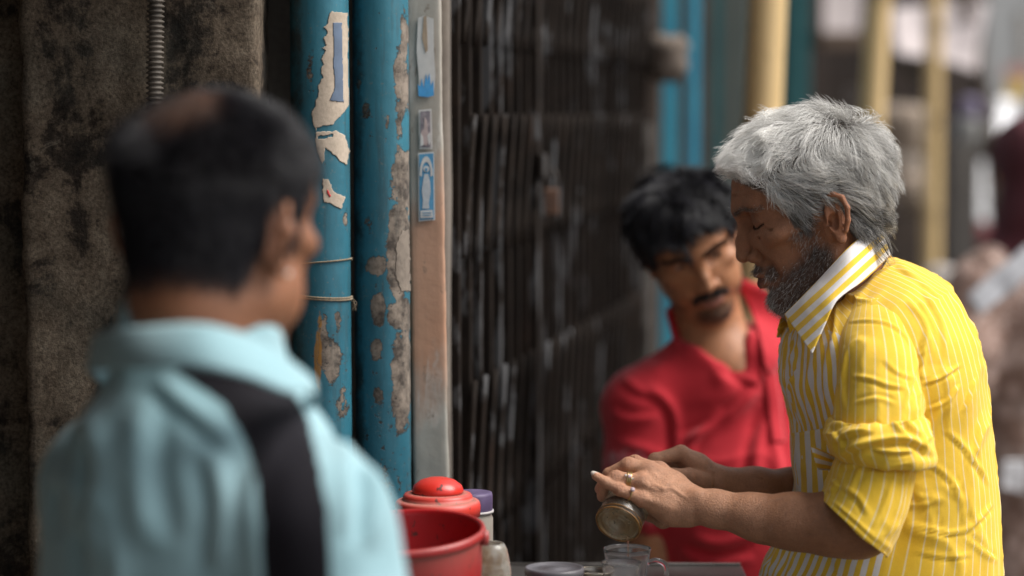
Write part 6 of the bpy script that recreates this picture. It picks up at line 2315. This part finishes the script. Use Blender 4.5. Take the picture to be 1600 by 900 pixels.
# jar with the purple lid
PC = P(737, 790, 3.00)
zp = zat(772, 3.0)
PC[2] = TZ + .001
hp_ = zp - TZ
r = .0250
jar2 = empty('lidded_jar', PC, 'tall cloudy jar with a flat purple lid behind the red lid', 'jar')
lathe('jar_body', [(.0005, .001), (r * 1.02, .001), (r * 1.06, .006), (r * 1.06, hp_ - .030), (r * .95, hp_ - .024), (r * .95, hp_ - .006), (r * .9, hp_ - .006), (r * .9, hp_ - .024), (r * 1.0, hp_ - .032), (r * 1.0, .008), (.0005, .004)], PC, M_clear, jar2, 40)
M_pur = plain('lid_purple', (.115, .082, .17), .55, 0, .25)
lathe('lid', [(r * 1.01, hp_ - .021), (r * 1.04, hp_ - .020), (r * 1.04, hp_ - .002), (r * 1.0, hp_ + .0015), (r * .9, hp_ + .002), (.0005, hp_ + .0015)], PC, M_pur, jar2, 40)
lathe('lid_band', [(r * 1.0, hp_ - .0235), (r * 1.10, hp_ - .0235), (r * 1.10, hp_ - .0205), (r * 1.0, hp_ - .0203)], PC, plain('lid_rim', (.5, .47, .46), .5), jar2, 40)

# squat jar with a brown smear
SC_ = P(766, 872, 2.84)
zs1 = zat(849, 2.84)
SC_[2] = TZ + .001
hs_ = zs1 - TZ
jar3 = empty('squat_jar', SC_, 'squat dirty glass jar with brown remains beside the bucket', 'jar')
gl = NT('greasy_glass')
gl.base(gl.mix(gl.ramp(gl.noise(30, 7, .65), [(.5, 0), (.62, 1)]), (.80, .77, .70), (.50, .38, .26))); gl.set(Roughness=.16); gl.b.inputs['Transmission Weight'].default_value = .82; gl.b.inputs['IOR'].default_value = 1.35
M_greasy = gl.m
lathe('jar_body', [(.0005, .001), (.024, .001), (.0265, .004), (.0262, hs_ * .45), (.0245, hs_ * .72), (.0200, hs_ * .93), (.0170, hs_ * .985), (.0150, hs_), (.0140, hs_ * .985), (.0180, hs_ * .92), (.0225, hs_ * .70), (.0242, hs_ * .44), (.0245, .006), (.0005, .004)], SC_, M_greasy, jar3, 36)
lathe('dregs', [(.0005, .006), (.021, .006), (.0225, hs_ * .42), (.016, hs_ * .5), (.0005, hs_ * .5)], SC_, worn('tea_dregs', (.12, .075, .04), (.22, .15, .09), 60, .8), jar3, 24)

# flat clear box, metal ring
FC = P(866, 889, 2.83); zf = FC[2]; FC[2] = TZ + .001
hf = zf - TZ
tub = empty('plastic_tub', FC, 'low round cloudy plastic tub with a flat lid at the bottom edge', 'tub')
lathe('tub_body', [(.0005, .001), (.031, .001), (.0325, .004), (.0335, hf - .004), (.032, hf - .004), (.031, .006), (.0005, .004)], FC, M_clear, tub, 48)
lathe('lid', [(.0338, hf - .0075), (.0350, hf - .0070), (.0350, hf - .0005), (.0340, hf + .0012), (.0320, hf + .0012), (.0310, hf - .0008), (.012, hf - .0005), (.011, hf + .0006), (.0005, hf + .0006)], FC, plain('cloudy_lid', (.10, .095, .105), .4, 0, .15), tub, 48)
MC = P(928, 893, 2.92)
zr = MC[2]; MC[2] = TZ + .001
hr = zr - TZ
tin = lathe('tin_lid', [(.0005, .001), (.0225, .001), (.0235, hr - .004), (.0245, hr - .001), (.0250, hr + .0008), (.0240, hr + .0012), (.0230, hr - .001), (.0222, hr - .006), (.0005, hr - .006)], MC, plain('tin_metal', (.42, .38, .32), .35, .9, .2), None, 48)
tag(tin, 'open shallow tin with a thin metal rim between the tub and cups', 'tin')

# glass cups
gm = NT('cup_glass')
gm.base((.90, .88, .88)); gm.set(Roughness=.04); gm.b.inputs['Transmission Weight'].default_value = .95; gm.b.inputs['IOR'].default_value = 1.45
gm.set(Roughness=gm.ramp(gm.noise(25, 6, .6), [(.45, .02), (.75, .14)]))
M_glass = gm.m


def cup(px, py, d, r, label, handle):
    c = P(px, py, d)
    z = c[2]
    c[2] = TZ + .001
    h = z - TZ
    e = empty('glass_cup', c, label, 'cup')
    lathe('cup_body', [(.0005, .0), (r * .66, .0), (r * .70, .002), (r * .78, h * .45), (r * .96, h * .93), (r * 1.0, h - .0006), (r * .985, h + .0006), (r * .955, h - .0006), (r * .91, h * .92), (r * .73, h * .45), (r * .64, .006), (.0005, .005)], c, M_glass, e, 56)
    if handle:
        b = c + np.array([r * .86, -.004, 0])
        pts = [b + np.array([-.002, 0, h * .74]), b + np.array([.010, 0, h * .80]), b + np.array([.021, 0, h * .72]), b + np.array([.022, 0, h * .5]), b + np.array([.012, 0, h * .28]), b + np.array([-.003, 0, h * .2])]
        tube('handle', pts, [.0034, .0036, .0036, .0034, .0032, .0034], M_glass, e, 12, 30)
    return e, c, h


cup(980, 858, 3.00, .0300, 'rear glass tea cup with handle catching the drip under the tilted glass', True)
cup(971, 880, 2.89, .0240, 'front handleless tea cup before the cup with the handle', False)

# the tilted glass in the man's hand
ax = unit(-.70 * (-.50 * AX_R - .86 * AX_U) + .714 * AX_F)        # from base to mouth: up, right and away
GC = P(966, 818, 2.905)
r = .0278
glass = empty('tumbler', GC, 'stained glass tumbler tipped over the cups in the hands of the man in yellow', 'tumbler')
gs = NT('tea_stained_glass')
st_ = gs.noise(45, 8, .7, None, .4)
gs.base(gs.mix(gs.ramp(st_, [(.42, 0), (.72, 1)]), (.94, .90, .82), (.58, .36, .13)))
gs.set(Roughness=gs.ramp(st_, [(.4, .08), (.7, .40)])); gs.b.inputs['Transmission Weight'].default_value = .94; gs.b.inputs['IOR'].default_value = 1.42
L_ = .082
lathe('tumbler_body', [(.0005, .0028), (r * .72, .0026), (r * .80, .0012), (r * .90, 0), (r * .98, .0012), (r * 1.0, .005), (r * 1.02, L_ * .5), (r * 1.08, L_), (r * 1.04, L_ + .0006), (r * .97, L_ * .5), (r * .92, .010), (.0005, .009)], GC, gs.m, glass, 64, axis=ax)
M_amb = plain('tea_stain', (.24, .115, .03), .4, 0, .4, 70)
M_base = worn('stained_base', (.70, .56, .34), (.42, .26, .10), 60, .3, .3, (.80, .74, .60), .50)
M_base.node_tree.nodes['Principled BSDF'].inputs['Transmission Weight'].default_value = .65
M_base.node_tree.nodes['Principled BSDF'].inputs['IOR'].default_value = 1.35
b = lathe('tumbler_base', [(.0005, -.0004), (r * .30, -.0002), (r * .34, -.0010), (r * .38, -.0002), (r * .50, -.0001), (r * .54, -.0010), (r * .58, .0001), (r * .70, .0006), (r * .73, -.0003), (r * .76, .0008), (r * .84, .0008), (r * .87, -.0012), (r * .90, -.0016), (r * .95, .0002), (r * .80, .0040), (.0005, .0040)], GC - ax * .0006, M_base, glass, 64, axis=ax)
tt = np.linspace(0, 2 * np.pi, 60)
e1 = unit(np.cross(ax, [0, 0, 1.0])); e2 = np.cross(ax, e1)
tube('stain_ring', GC - ax * .0010 + r * .985 * (np.cos(tt)[:, None] * e1 + np.sin(tt)[:, None] * e2), .0008 + .0005 * np.sin(tt * 3) ** 2, M_amb, glass, 6, caps=False)
tube('stain_ring', GC + ax * .004 + r * 1.002 * (np.cos(tt)[:, None] * e1 + np.sin(tt)[:, None] * e2), .0006 + .0004 * np.sin(tt * 2 + 1) ** 2, M_amb, glass, 6, caps=False)
lathe('tea_remains', [(.0005, .0095), (r * .90, .0105), (r * .93, .020), (r * .6, .014), (.0005, .013)], GC, plain('weak_tea', (.30, .15, .05), .2, 0, .3), glass, 48, axis=ax).data.materials[0].node_tree.nodes['Principled BSDF'].inputs['Transmission Weight'].default_value = .7
# the thread of tea falling from its lowest edge
wt = NT('tea_drip'); wt.base((.72, .55, .40)); wt.set(Roughness=.03); wt.b.inputs['Transmission Weight'].default_value = .9; wt.b.inputs['IOR'].default_value = 1.33
d0 = P(981.5, 846, 2.897)
tube('tea_drip', [d0 + np.array([0, 0, .001]), d0 + np.array([0, 0, -.006]), d0 + np.array([.0002, 0, -.012]), d0 + np.array([0, 0, -.0165]), d0 + np.array([0, 0, -.019])], [.0010, .0006, .0006, .0012, .0003], wt.m, None, 10, 24)
tag(bpy.data.objects['tea_drip'], 'thin drip of tea falling from the tipped tumbler to the cup', 'drip')
